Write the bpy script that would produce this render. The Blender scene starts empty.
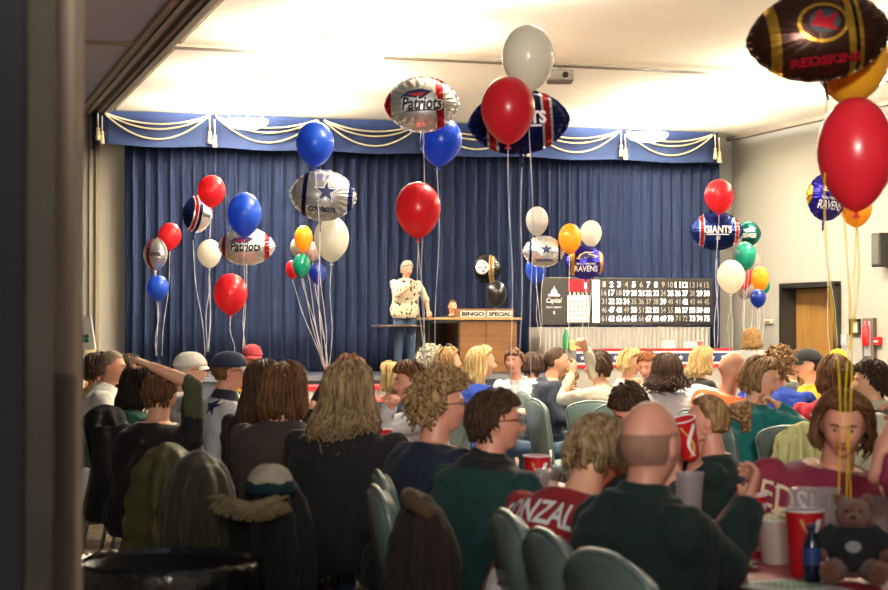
import bpy, bmesh, math, random
from math import pi, sin, cos, radians, sqrt, exp, atan2, hypot
from mathutils import Vector, Matrix, Quaternion, noise
from mathutils.bvhtree import BVHTree

S = bpy.context.scene
C = S.collection
TMP = bpy.data.scenes.new('scratch')          # throw-away scene for evaluating modifiers
rnd = random.Random(7)

# ------------------------------------------------------------------ camera
FPX, CXP, CYP = 1750.0, 444.0, 295.0
CAMZ, YAW, PITCH = 1.45, radians(17.27), math.atan2(32.0, 1750.0)
CAM = Vector((0, 0, CAMZ))
FWD = Vector((sin(YAW)*cos(PITCH), cos(YAW)*cos(PITCH), sin(PITCH)))
RGT = Vector((cos(YAW), -sin(YAW), 0))
UPV = RGT.cross(FWD)

def ray(px, py):
    return FWD + RGT*((px-CXP)/FPX) + UPV*((CYP-py)/FPX)
def at(px, py, d): return CAM + ray(px, py)*d
def onY(px, py, Y):
    r = ray(px, py); return CAM + r*(Y/r.y)
def onX(px, py, X):
    r = ray(px, py); return CAM + r*(X/r.x)
def onZ(px, py, z):
    r = ray(px, py); return CAM + r*((z-CAMZ)/r.z)
def floor_at(px, d, z=0.0):
    p = at(px, 327, d); return Vector((p.x, p.y, z))

cam = bpy.data.cameras.new('camera'); cam_o = bpy.data.objects.new('camera', cam); C.objects.link(cam_o)
cam_o.location = CAM
cam_o.rotation_euler = Matrix((RGT, UPV, -FWD)).transposed().to_euler()
cam.sensor_width = 23.6; cam.lens = FPX/888*23.6
cam.clip_start = 0.05; cam.clip_end = 200
cam.dof.use_dof = True; cam.dof.focus_distance = 18.0; cam.dof.aperture_fstop = 3.8
S.camera = cam_o
S.view_settings.view_transform = 'Standard'; S.view_settings.look = 'None'
S.view_settings.gamma = 1; S.view_settings.use_curve_mapping = False
S.view_settings.exposure = 0.0

# ------------------------------------------------------------------ materials
def lin(c):
    if isinstance(c, str):
        c = [int(c[i:i+2], 16)/255 for i in (0, 2, 4)]
    return tuple((x/12.92 if x <= .04045 else ((x+.055)/1.055)**2.4) for x in c[:3]) + (1,)
_m = {}
def mat(name, col, rough=.6, metal=0, col2=None, scale=8, stretch=(1, 1, 1), bump=0, bscale=60, emit=None, es=0,
        trans=0, alpha=1, sheen=0, coat=0, sss=0, contrast=.25, detail=3, spec=.5):
    if name in _m: return _m[name]
    m = bpy.data.materials.new(name); m.use_nodes = True
    nt = m.node_tree; b = nt.nodes['Principled BSDF']; L = nt.links.new
    b.inputs['Base Color'].default_value = lin(col)
    b.inputs['Roughness'].default_value = rough; b.inputs['Metallic'].default_value = metal
    b.inputs['Specular IOR Level'].default_value = spec
    if trans: b.inputs['Transmission Weight'].default_value = trans
    if alpha < 1: b.inputs['Alpha'].default_value = alpha
    if sheen: b.inputs['Sheen Weight'].default_value = sheen
    if coat: b.inputs['Coat Weight'].default_value = coat
    if sss:
        b.inputs['Subsurface Weight'].default_value = sss; b.inputs['Subsurface Scale'].default_value = .02
    if emit:
        b.inputs['Emission Color'].default_value = lin(emit); b.inputs['Emission Strength'].default_value = es
    tc = None
    def coords(sc, st):
        nonlocal tc
        if tc is None: tc = nt.nodes.new('ShaderNodeTexCoord')
        mp = nt.nodes.new('ShaderNodeMapping'); L(tc.outputs['Object'], mp.inputs['Vector'])
        mp.inputs['Scale'].default_value = [sc*x for x in st]
        return mp.outputs['Vector']
    if col2:
        n = nt.nodes.new('ShaderNodeTexNoise'); L(coords(scale, stretch), n.inputs['Vector'])
        n.inputs['Scale'].default_value = 1; n.inputs['Detail'].default_value = detail
        r = nt.nodes.new('ShaderNodeValToRGB'); L(n.outputs['Fac'], r.inputs['Fac'])
        r.color_ramp.elements[0].position = .5-contrast; r.color_ramp.elements[1].position = .5+contrast
        r.color_ramp.elements[0].color = lin(col); r.color_ramp.elements[1].color = lin(col2)
        L(r.outputs['Color'], b.inputs['Base Color'])
    if bump:
        n = nt.nodes.new('ShaderNodeTexNoise'); L(coords(bscale, stretch), n.inputs['Vector'])
        n.inputs['Scale'].default_value = 1; n.inputs['Detail'].default_value = 4
        bp = nt.nodes.new('ShaderNodeBump'); bp.inputs['Strength'].default_value = bump
        bp.inputs['Distance'].default_value = .01
        L(n.outputs['Fac'], bp.inputs['Height']); L(bp.outputs['Normal'], b.inputs['Normal'])
    _m[name] = m; return m

def wood(name, c1, c2, axis='X'):
    m = mat(name, c1, .45)
    nt = m.node_tree; b = nt.nodes['Principled BSDF']; L = nt.links.new
    tc = nt.nodes.new('ShaderNodeTexCoord'); mp = nt.nodes.new('ShaderNodeMapping')
    mp.inputs['Scale'].default_value = (5, 5, .5) if axis == 'Z' else (.5, 5, 5)
    n = nt.nodes.new('ShaderNodeTexNoise'); n.inputs['Scale'].default_value = 2; n.inputs['Detail'].default_value = 6
    n.inputs['Distortion'].default_value = 1.5
    r = nt.nodes.new('ShaderNodeValToRGB'); r.color_ramp.elements[0].color = lin(c1); r.color_ramp.elements[1].color = lin(c2)
    r.color_ramp.elements[0].position = .35; r.color_ramp.elements[1].position = .65
    L(tc.outputs['Object'], mp.inputs['Vector']); L(mp.outputs['Vector'], n.inputs['Vector'])
    L(n.outputs['Fac'], r.inputs['Fac']); L(r.outputs['Color'], b.inputs['Base Color'])
    return m

# ------------------------------------------------------------------ geometry helpers
class G:
    def __init__(s): s.v = []; s.f = []; s.m = []
    def add(s, vs, fs, mi=0):
        o = len(s.v); s.v += [Vector(v) for v in vs]; s.f += [tuple(i+o for i in f) for f in fs]; s.m += [mi]*len(fs); return s
    def join(s, g, M=None, mi=None):
        o = len(s.v); s.v += [(M @ v if M else v.copy()) for v in g.v]
        s.f += [tuple(i+o for i in f) for f in g.f]; s.m += (g.m if mi is None else [mi]*len(g.f)); return s
    def box(s, c, sz, mi=0, M=None):
        x, y, z = [a/2 for a in sz]; c = Vector(c)
        vs = [c+Vector((i*x, j*y, k*z)) for i in (-1, 1) for j in (-1, 1) for k in (-1, 1)]
        if M: vs = [M @ v for v in vs]
        return s.add(vs, [(0, 1, 3, 2), (4, 6, 7, 5), (0, 4, 5, 1), (2, 3, 7, 6), (0, 2, 6, 4), (1, 5, 7, 3)], mi)
    def rings(s, rs, cap=True, mi=0, closed=True):
        n = len(rs[0]); o = len(s.v)
        for r in rs: s.v += [Vector(p) for p in r]
        k = n if closed else n-1
        for i in range(len(rs)-1):
            for j in range(k):
                a = o+i*n+j; b = o+i*n+(j+1) % n
                s.f.append((a, b, b+n, a+n)); s.m.append(mi)
        if cap and closed:
            s.f.append(tuple(o+j for j in range(n))[::-1]); s.m.append(mi)
            s.f.append(tuple(o+(len(rs)-1)*n+j for j in range(n))); s.m.append(mi)
        return s
    def tube(s, pts, rad, n=10, mi=0, cap=True, flat=1.0, up=None):
        pts = [Vector(p) for p in pts]
        if not hasattr(rad, '__len__'): rad = [rad]*len(pts)
        rs = []; prev = None
        for i, p in enumerate(pts):
            t = (pts[min(i+1, len(pts)-1)]-pts[max(i-1, 0)])
            t = t.normalized() if t.length > 1e-9 else Vector((0, 0, 1))
            if prev is None:
                u = Vector(up) if up else (Vector((0, 0, 1)) if abs(t.z) < .9 else Vector((1, 0, 0)))
            else: u = prev
            a = (u - t*u.dot(t))
            if a.length < 1e-6: a = t.orthogonal()
            a.normalize(); b = t.cross(a); prev = a
            rs.append([p+(a*cos(q)*flat+b*sin(q))*rad[i] for q in [2*pi*k/n for k in range(n)]])
        return s.rings(rs, cap, mi)
    def lathe(s, prof, c=(0, 0, 0), n=24, mi=0, M=None, cap=True):
        c = Vector(c); rs = []
        for r, z in prof:
            ring = [c+Vector((r*cos(2*pi*k/n), r*sin(2*pi*k/n), z)) for k in range(n)]
            rs.append([M @ v for v in ring] if M else ring)
        return s.rings(rs, cap, mi)
    def ball(s, c, r, n=16, mi=0, M=None):
        if not hasattr(r, '__len__'): r = (r, r, r)
        c = Vector(c); rs = []
        for i in range(1, n//2+1):
            th = pi*(1-(i-.5)/(n//2)) if False else pi*(1-i/(n//2+1))
            ring = [Vector((r[0]*sin(th)*cos(2*pi*k/n), r[1]*sin(th)*sin(2*pi*k/n), r[2]*cos(th))) for k in range(n)]
            rs.append([(M @ v if M else v)+c for v in ring])
        return s.rings(rs, True, mi)

def mesh(g, mats, smooth=True, name='m'):
    me = bpy.data.meshes.new(name)
    me.from_pydata(g.v, [], g.f)
    for m in (mats if isinstance(mats, (list, tuple)) else [mats]): me.materials.append(m)
    me.polygons.foreach_set('material_index', g.m)
    me.polygons.foreach_set('use_smooth', [smooth]*len(g.f))
    me.validate(); me.update()
    return me
def fixn(me):
    bm = bmesh.new(); bm.from_mesh(me); bmesh.ops.recalc_face_normals(bm, faces=bm.faces); bm.to_mesh(me); bm.free()
def obj(name, g, mats, parent=None, smooth=False, bevel=0, M=None):
    me = g if isinstance(g, bpy.types.Mesh) else mesh(g, mats, smooth, name)
    if not isinstance(g, bpy.types.Mesh): fixn(me)
    o = bpy.data.objects.new(name, me); C.objects.link(o)
    if parent: o.parent = parent
    if M is not None: o.matrix_local = M
    if bevel:
        b = o.modifiers.new('bevel', 'BEVEL'); b.width = bevel; b.segments = 2; b.limit_method = 'ANGLE'; b.angle_limit = radians(40)
    return o
def tag(o, label, cat, group=None):
    o['label'] = label; o['category'] = cat
    if group: o['group'] = group
    return o
def thing(name, label, cat, loc=(0, 0, 0), rz=0, group=None, M=None):
    o = bpy.data.objects.new(name, None); o.empty_display_size = .05; C.objects.link(o)
    if M is not None: o.matrix_world = M
    else: o.location = loc; o.rotation_euler = (0, 0, rz)
    return tag(o, label, cat, group)
def struct(name, g, m, smooth=False, bevel=0):
    o = obj(name, g, m, None, smooth, bevel); o['kind'] = 'structure'; return o
def kids(o): return [c for c in bpy.data.objects if c.parent == o]
def dup(root, loc, rz, label, group=None, scale=None):
    r = root.copy(); C.objects.link(r); r.location = loc; r.rotation_euler = (0, 0, rz)
    if scale: r.scale = (scale,)*3
    r['label'] = label
    if group: r['group'] = group
    for ch in kids(root):
        c = ch.copy(); C.objects.link(c); c.parent = r
        for g in kids(ch):
            d = g.copy(); C.objects.link(d); d.parent = c
    return r

def evaluate(o):
    TMP.collection.objects.link(o)
    vl = TMP.view_layers[0]; vl.update()
    me = bpy.data.meshes.new_from_object(o.evaluated_get(vl.depsgraph))
    TMP.collection.objects.unlink(o); d = o.data; t = o.type; bpy.data.objects.remove(o)
    if t == 'MESH': bpy.data.meshes.remove(d)
    else: bpy.data.curves.remove(d)
    return me
def remesh(g, mats, vox=.01, smooth=3, disp=None, matfn=None, name='m'):
    """one continuous voxel-fused surface out of overlapping closed pieces"""
    me = mesh(g, [], True); fixn(me)
    o = bpy.data.objects.new('t', me)
    r = o.modifiers.new('r', 'REMESH'); r.mode = 'VOXEL'; r.voxel_size = vox; r.use_smooth_shade = True
    if smooth:
        s = o.modifiers.new('s', 'SMOOTH'); s.iterations = smooth; s.factor = .5
    me = evaluate(o); me.name = name
    if disp:
        nn = [v.normal.copy() for v in me.vertices]
        for v, n_ in zip(me.vertices, nn): v.co = disp(v.co.copy(), n_)
    me.materials.clear()
    for m in (mats if isinstance(mats, (list, tuple)) else [mats]): me.materials.append(m)
    if matfn:
        for p in me.polygons: p.material_index = matfn(p.center)
    me.polygons.foreach_set('use_smooth', [True]*len(me.polygons)); me.update()
    return me

_tc = {}
def text_geo(body, w=None, h=None, bold=0.0, shear=0.0, arc=0.0):
    """2D triangulated lettering centred on the origin; fit into w x h"""
    key = (body, bold, shear)
    if key not in _tc:
        cu = bpy.data.curves.new('t', 'FONT'); cu.body = body; cu.align_x = 'CENTER'; cu.align_y = 'CENTER'
        cu.size = 1; cu.offset = bold; cu.shear = shear; cu.resolution_u = 3
        me = evaluate(bpy.data.objects.new('t', cu))
        _tc[key] = ([v.co.copy() for v in me.vertices], [tuple(p.vertices) for p in me.polygons])
        bpy.data.meshes.remove(me)
    vs, fs = _tc[key]
    x0 = min(v.x for v in vs); x1 = max(v.x for v in vs); y0 = min(v.y for v in vs); y1 = max(v.y for v in vs)
    sy = h/(y1-y0) if h else w/(x1-x0); sx = w/(x1-x0) if w else sy
    g = G(); out = [Vector(((v.x-(x0+x1)/2)*sx, (v.y-(y0+y1)/2)*sy, 0)) for v in vs]
    if arc: out = [Vector((v.x, v.y-arc*v.x*v.x, 0)) for v in out]
    g.add(out, fs); return g
def poly_geo(pts, mi=0):
    g = G(); g.add([(x, y, 0) for x, y in pts], [tuple(range(len(pts)))], mi); return g
def star_pts(r, n=5, k=.382, cx=0, cy=0):
    return [(cx+(r if i % 2 == 0 else r*k)*sin(pi*i/n), cy+(r if i % 2 == 0 else r*k)*cos(pi*i/n)) for i in range(2*n)]
def ell_pts(rx, ry, n=28, cx=0, cy=0): return [(cx+rx*cos(2*pi*i/n), cy+ry*sin(2*pi*i/n)) for i in range(n)]

def decal(target, layers, origin, right, up, parent, name='printed_mark', reach=.5, off=.002, seg=.02):
    """wrap flat marks onto a surface: target mesh object and marks share one local space"""
    me = target.data
    bvh = BVHTree.FromPolygons([v.co for v in me.vertices], [tuple(p.vertices) for p in me.polygons])
    right = Vector(right).normalized(); up = Vector(up); up = (up-right*up.dot(right)).normalized(); nz = right.cross(up)
    origin = Vector(origin)
    gg = G(); mats = []
    for li, (g, m) in enumerate(layers):
        if m not in mats: mats.append(m)
        bm = bmesh.new()
        vs = [bm.verts.new(v) for v in g.v]
        for f in g.f:
            try: bm.faces.new([vs[i] for i in f])
            except ValueError: pass
        bmesh.ops.triangulate(bm, faces=bm.faces)
        for _ in range(4):
            es = [e for e in bm.edges if e.calc_length() > seg]
            if not es: break
            bmesh.ops.subdivide_edges(bm, edges=es, cuts=1)
            bmesh.ops.triangulate(bm, faces=[f for f in bm.faces if len(f.verts) > 3])
        bm.verts.ensure_lookup_table(); bm.verts.index_update()
        vv = []; ok = []
        for v in bm.verts:
            p = origin + right*v.co.x + up*v.co.y + nz*reach
            loc, n_, i_, d_ = bvh.ray_cast(p, -nz, reach*2)
            if loc is None: vv.append(p-nz*reach); ok.append(False)
            else: vv.append(loc+nz*(off*(1+li*.8))); ok.append(True)
        fs = [tuple(v.index for v in f.verts) for f in bm.faces if all(ok[v.index] for v in f.verts)]
        used = sorted({i for f in fs for i in f}); mp = {i: k for k, i in enumerate(used)}
        gg.add([vv[i] for i in used], [tuple(mp[i] for i in f) for f in fs], mats.index(m)); bm.free()
    if not gg.f: return None
    me2 = mesh(gg, mats, False, name)
    o = bpy.data.objects.new(name, me2); C.objects.link(o); o.parent = parent
    return o
# ------------------------------------------------------------------ people
def sm(t): t = max(0, min(1, t)); return t*t*(3-2*t)
SKIN = {k: mat('skin_'+k, c, .5, col2=c2, scale=14, contrast=.3, sss=.12) for k, c, c2 in
        (('fair', 'dda07e', 'e8b08e'), ('ruddy', 'cc8a70', 'd89a80'), ('tan', 'bd8362', 'cb916e'))}
LIP = mat('lips', 'b0564f', .45); EYEW = mat('eye_white', 'b4aaa0', .3); EYED = mat('eye_iris', '2d211b', .2)
def hairm(k, a, b): return mat('hair_'+k, a, .62, col2=b, scale=1, stretch=(70, 70, 9), contrast=.16, bump=.5, bscale=1, spec=.22)
HAIR = {k: hairm(k, a, b) for k, a, b in (('black', '1c1614', '33281f'), ('darkbrown', '2b1d15', '4a3322'), ('brown', '4a2f1d', '75502f'),
        ('auburn', '6b3d22', '97613a'), ('lightbrown', '7b5a38', 'a5814f'), ('blonde', 'a6824c', 'd8bd85'), ('ashblonde', '60482e', 'a48a64'),
        ('highlight', '59402a', 'b08c5c'), ('grey', '8b857c', 'bdb7ab'), ('white', '98907c', 'bdb5a0'), ('greybrown', '6a5a4a', '94826c'),
        ('mahogany', '451f16', '703526'), ('grizzled', '6a4c2c', 'ae8e60'), ('stubble', '8a6450', '9a735e'))}
def cloth(name, c, c2=None, rough=.9, sheen=.05): return mat('cloth_'+name, c, rough, col2=c2 or c, scale=5, sheen=sheen, bump=.35, bscale=45, contrast=.3)

def head_geo(fem=False):
    nu, nv = 60, 46; rs = []
    for i in range(1, nv):
        th = pi*i/nv; ring = []
        for j in range(nu):
            ph = 2*pi*j/nu
            x = .077*sin(th)*sin(ph); y = .098*sin(th)*cos(ph); z = .118*cos(th)
            if z < 0:
                t = -z/.118
                x *= 1-(.26 if fem else .18)*t**1.5
                if y > 0: y *= 1+.10*t
                if y < 0: y *= 1-.55*sm(t*1.3)
            elif y < 0: y *= 1.06
            if y > 0:
                f = sm(y/.05)
                ax = abs(x)
                y += f*(.017 if fem else .021)*exp(-(x/.024)**2-((z+.098)/.018)**2)
                gz = sm((.022-z)/.052)*sm((z+.046)/.012)
                y += f*.029*exp(-(x/(.0085+.006*gz))**2)*gz
                y += f*.006*exp(-((z-.03)/.011)**2)*(1 if ax < .05 else 0)
                y -= f*.012*exp(-((ax-.031)/.015)**2-((z-.007)/.013)**2)
                y += f*.008*exp(-(x/.021)**2-((z+.060)/.010)**2)
                y -= f*.003*exp(-(x/.025)**2-((z+.0605)/.003)**2)
                y += f*.004*exp(-((ax-.042)/.02)**2-((z+.03)/.02)**2)
            ring.append((x, y, z))
        rs.append(ring)
    g = G(); g.rings(rs, True)
    for sx in (-1, 1):
        M = Matrix.Rotation(radians(18*sx), 3, 'Z')
        g.ball((.079*sx, -.008, -.006), (.007, .019, .031), 10, 0, M)
    return g
HEADS = {f: head_geo(f) for f in (False, True)}

TORSO = [(.44, .15, .12, -.01), (.50, .185, .145, -.01), (.58, .185, .145, 0), (.67, .165, .125, .005), (.77, .17, .125, .01),
         (.87, .182, .128, .01), (.94, .19, .118, 0), (.985, .182, .10, -.008), (1.015, .135, .08, -.012), (1.045, .085, .066, -.012), (1.07, .062, .06, -.01)]
def ellring(c, rx, ry, n=24, p=2.3):
    r = []
    for k in range(n):
        a = 2*pi*k/n; ca, sa = cos(a), sin(a)
        r.append(Vector((c[0]+rx*math.copysign(abs(ca)**(2/p), ca), c[1]+ry*math.copysign(abs(sa)**(2/p), sa), c[2])))
    return r

def hand_geo(W, D, N, curl=.5, spread=.12, sx=1, size=1.0):
    """palm, four unequal fingers, thumb. W wrist, D along the hand, N palm normal, sx side of the thumb"""
    g = G(); D = D.normalized(); N = (N-D*N.dot(D)).normalized(); X = D.cross(N)*sx
    P = lambda a, b, c: W + (X*a + D*b + N*c)*size
    def sect(b, w, t, cx=0): return [P(cx+w*cos(q), b, t*sin(q)) for q in [2*pi*k/12 for k in range(12)]]
    g.rings([sect(-.03, .026, .019), sect(0, .027, .018), sect(.03, .036, .017, .002), (sect(.065, .041, .015)), sect(.09, .038, .013), sect(.097, .03, .008)])
    for i, (off, ln, r) in enumerate(((.029, .072, .0088), (.0095, .080, .009), (-.010, .074, .0088), (-.028, .058, .0078))):
        p = Vector((off*1.0, .078, 0)); a = 0; pts = [P(p.x, p.y-.02, 0), P(*p)]; rr = [r, r]
        sp = spread*(1.5-i)*.6
        for seg, fr in enumerate((.42, .32, .26)):
            a += curl*(.75+.25*seg)*1.15
            p = p + Vector((sin(sp)*ln*fr*cos(a), cos(a)*ln*fr, sin(a)*ln*fr)); pts.append(P(*p)); rr.append(r*(1-.08*(seg+1)))
        g.tube(pts, rr, 8)
    a = .5+.5*curl
    pts = [P(.018, .012, .004), P(.040, .035, .012), P(.052, .060, .022+.01*curl), P(.050-.012*curl, .082, .034+.014*curl)]
    g.tube(pts, [.014, .0125, .011, .0085], 8)
    return g

def ik(A, T, l1, l2, pole):
    v = T-A; L = v.length
    if L > (l1+l2)*.995: T = A+v*((l1+l2)*.995/L); v = T-A; L = v.length
    if L < abs(l1-l2)+.02: L = abs(l1-l2)+.02
    d = v.normalized(); a = (l1*l1-l2*l2+L*L)/(2*L); h = sqrt(max(l1*l1-a*a, 0))
    p = Vector(pole); p = p-d*p.dot(d)
    if p.length < 1e-4: p = d.orthogonal()
    return A+d*a+p.normalized()*h, T

class Scalp:
    def __init__(s, HM, r): s.HM = HM; s.r = r
    def pt(s, th, ph, k=1.0, o=.004):
        x = .077*sin(th)*sin(ph); y = .098*sin(th)*cos(ph)*(1.06 if cos(ph) < 0 else 1); z = .118*cos(th)
        n = Vector((x/.077, y/.098, z/.118)).normalized()
        if z < -.02 and y < 0: y *= .9
        return s.HM @ (Vector((x, y, z))*k + n*o)

def hair_geo(HM, style, L, seed, dens=1.0, wave=.01, bangs=False, vol=.014, part=0):
    """overlapping tapered locks plus a close cap"""
    r = random.Random(seed); g = G(); sc = Scalp(HM, r)
    # cap: hairline angle depends on azimuth
    def line(ph):
        a = abs(((ph+pi) % (2*pi))-pi)
        if a < radians(55): return radians(50)
        if a < radians(80): return radians(50)+(a-radians(55))/radians(25)*radians(22)
        if a < radians(105): return radians(72)+(a-radians(80))/radians(25)*radians(30)
        return radians(115)
    nu, nv = 32, 12; outer = []; inner = []
    th_cap = {'buzz': .006, 'fringe': .006, 'short': .012}.get(style, vol*.8)
    for i in range(nv+1):
        ro = []; ri = []
        for j in range(nu):
            ph = 2*pi*j/nu; hl = line(ph)
            th = max(.01, hl*i/nv)
            fade = 1 if i < nv-1 else (.55 if i == nv-1 else .1)
            ro.append(sc.pt(th, ph, 1, th_cap*fade+.001)); ri.append(sc.pt(th, ph, .96, -.004))
        outer.append(ro); inner.append(ri)
    if style == 'fringe':
        rs0 = [[sc.pt(radians(62)+(line(2*pi*j/nu if True else 0)-radians(62))*i/5, radians(78)+radians(204)*j/(nu-1), 1, .005*(1 if 0 < i < 5 else .2)) for j in range(nu)] for i in range(6)]
        hl = lambda j: max(line(radians(78)+radians(204)*j/(nu-1)), radians(80))
        rs0 = [[sc.pt(radians(72)+(hl(j)-radians(72))*i/5, radians(78)+radians(204)*j/(nu-1), 1, .0022*(1 if 0 < i < 5 else -.5)) for j in range(nu)] for i in range(6)]
        g.rings(rs0, False, closed=False); return g
    g.rings(outer+inner[::-1], False)
    if style == 'buzz': return g
    n = int({'long': 620, 'bob': 560, 'short': 460, 'curly': 420, 'pony': 380}[style]*dens)
    rad = {'long': .0062, 'bob': .006, 'short': .0052, 'curly': .0068, 'pony': .0045}[style]
    if dens < .7: rad *= 1.45
    down = Vector((0, 0, -1))
    back = (HM.to_3x3() @ Vector((0, -1, 0))); back.z = 0; back.normalize()
    for k in range(n):
        u = r.random(); ph = (r.random()*2-1)*pi
        hl = line(ph)
        th0 = math.acos(1-u*(1-cos(hl*.97)))
        lay = r.uniform(0, vol)
        rr = rad*r.uniform(.75, 1.25)
        pts = []
        if style in ('long', 'bob'):
            tgt = radians(94) if not bangs or abs(ph) > radians(48) else radians(66)
            fm = radians(84 if not bangs else 74)
            isb = bangs and abs(ph) < radians(50)
            s_ = 1 if (ph-part) >= 0 else -1
            N1 = 5
            for i in range(N1+1):
                th = th0+(max(tgt, th0+.1)-th0)*i/N1
                p_ = ph
                if not isb:
                    lim = fm*sm((th-radians(22))/radians(48))
                    if abs(ph) < lim: p_ = s_*lim*r.uniform(.97, 1.05)
                pts.append(sc.pt(th, p_, 1, .004+lay+(.006 if i == 0 else .010)*sm(i/2)))
            if not isb:
                a = abs(p_); hang = L*r.uniform(.82, 1.05)
                if a < radians(95): hang *= .9 if style == 'long' else 1
                out = (pts[-1]-(HM @ Vector((0, 0, 0)))); out.z = 0; out = out.normalized() if out.length > 1e-4 else back
                base = pts[-1].copy(); w0 = r.uniform(0, 6.28)
                for i in range(1, 7):
                    t = i/6; dz = hang*t
                    o_ = out*(.018*sm(t*1.6) - (.03*t*t if style == 'bob' else .0)) + back*(.035*max(0, dz-.06)/.1 if style == 'long' else 0)
                    wv = wave*sin(w0+t*7)*t
                    wv2 = wave*cos(w0*1.7+t*6)*t
                    pts.append(base+down*dz+o_+out.cross(down)*wv+out*wv2)
            if isb: rr *= .8
            taper = [rr*(.7+.3*min(1, i/2))*(1-(.65*(i/(len(pts)-1))**4)) for i in range(len(pts))]
        elif style == 'short':
            ln = L*r.uniform(.7, 1.2); w = r.uniform(-.25, .25)
            for i in range(5):
                th = min(th0+ln/.1*i/4, hl+.16); 
                if abs(ph) < radians(60) and th0 < radians(40): pts.append(sc.pt(max(.02, th), ph*(1+.5*i/4)+w*i/4+(.5*i/4 if ph > 0 else -.5*i/4)*.5, 1, .006+lay*.8+.004*sin(i*.8)))
                else: pts.append(sc.pt(th, ph+w*i/4+.12*i/4*(1 if ph > 0 else -1), 1, .005+lay*.8+.003*sin(i*.8)))
            taper = [rr, rr*1.1, rr, rr*.8, rr*.35]
        elif style == 'curly':
            base = sc.pt(th0+r.uniform(0, .2), ph, 1, .004); cdir = (base-(HM @ Vector((0, 0, -.01)))).normalized()
            e1 = cdir.orthogonal().normalized(); e2 = cdir.cross(e1); cr = r.uniform(.008, .014); a0 = r.uniform(0, 6.28)
            ln = L*r.uniform(.6, 1.15); hang = down*.5 if th0 > radians(50) else down*.12
            for i in range(8):
                t = i/7; q = a0+t*7.5
                pts.append(base+(cdir+hang*t).normalized()*(ln*t)+(e1*cos(q)+e2*sin(q))*cr*min(1, t*3))
            taper = [rr*.9]*6+[rr*.8, rr*.4]
        elif style == 'pony':
            tie = HM @ Vector((0, -.108, .030+part)); st = sc.pt(th0, ph, 1, .006)
            for i in range(6):
                t = i/5; p = st.lerp(tie, t); c0 = HM @ Vector((0, -.005, 0)); v = p-c0
                q = HM.inverted() @ p; kx = sqrt((q.x/.077)**2+(q.y/.104)**2+(q.z/.118)**2)
                if kx < 1.07: p = HM @ (q*(1.07/max(kx, .2)))
                pts.append(p)
            taper = [rr]*6
        g.tube(pts, taper, 5)
    if style == 'pony':
        tie = HM @ Vector((0, -.112, .030+part))
        for k in range(int(90*dens)):
            a0 = r.uniform(0, 6.28); q = r.uniform(0, .032); w0 = r.uniform(0, 6)
            e = HM.to_3x3() @ Vector((cos(a0)*q, 0, sin(a0)*q)); pts = [tie+e*.4]
            for i in range(1, 8):
                t = i/7; pts.append(tie+e*(1+1.1*sm(t*1.5))+back*(.07*sm(t*2.2))+down*(L*t*t)+Vector((sin(w0+t*8), cos(w0+t*8), 0))*wave)
            g.tube(pts, [.009]*6+[.006, .003], 5)
    return g

def hat_geo(HM, brim=True, bill=.085, tall=.095, backwards=False, nrows=9):
    g = G(); R = Matrix.Rotation(pi if backwards else 0, 4, 'Z'); M = HM @ Matrix.Translation((0, 0, .030)) @ Matrix.Scale(1.06, 4) @ R
    rs = []
    for i in range(nrows+1):
        t = i/nrows; a = pi/2*t
        rs.append([M @ Vector(((.088*cos(a)**.85+.0005)*cos(q), (.111*cos(a)**.85+.0005)*sin(q), tall*sin(a))) for q in [2*pi*k/32 for k in range(32)]])
    g.rings(rs, True)
    if brim:
        top = []; bot = []
        for i in range(5):
            t = i/4; row = []
            for j in range(17):
                a = radians(-62+124*j/16); ex = bill*cos(a*1.35)**.6*t if cos(a*1.35) > 0 else 0
                x = .088*sin(a); y = .108*cos(a)+ex
                row.append(M @ Vector((x*(1+.05*t), y, .004-.018*t-.25*x*x*8*t)))
            top.append(row); bot.append([v-HM.to_3x3() @ Vector((0, 0, .005)) for v in row])
        g.rings([a+b[::-1] for a, b in zip(top, bot)], True, 1)
    return g

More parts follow.
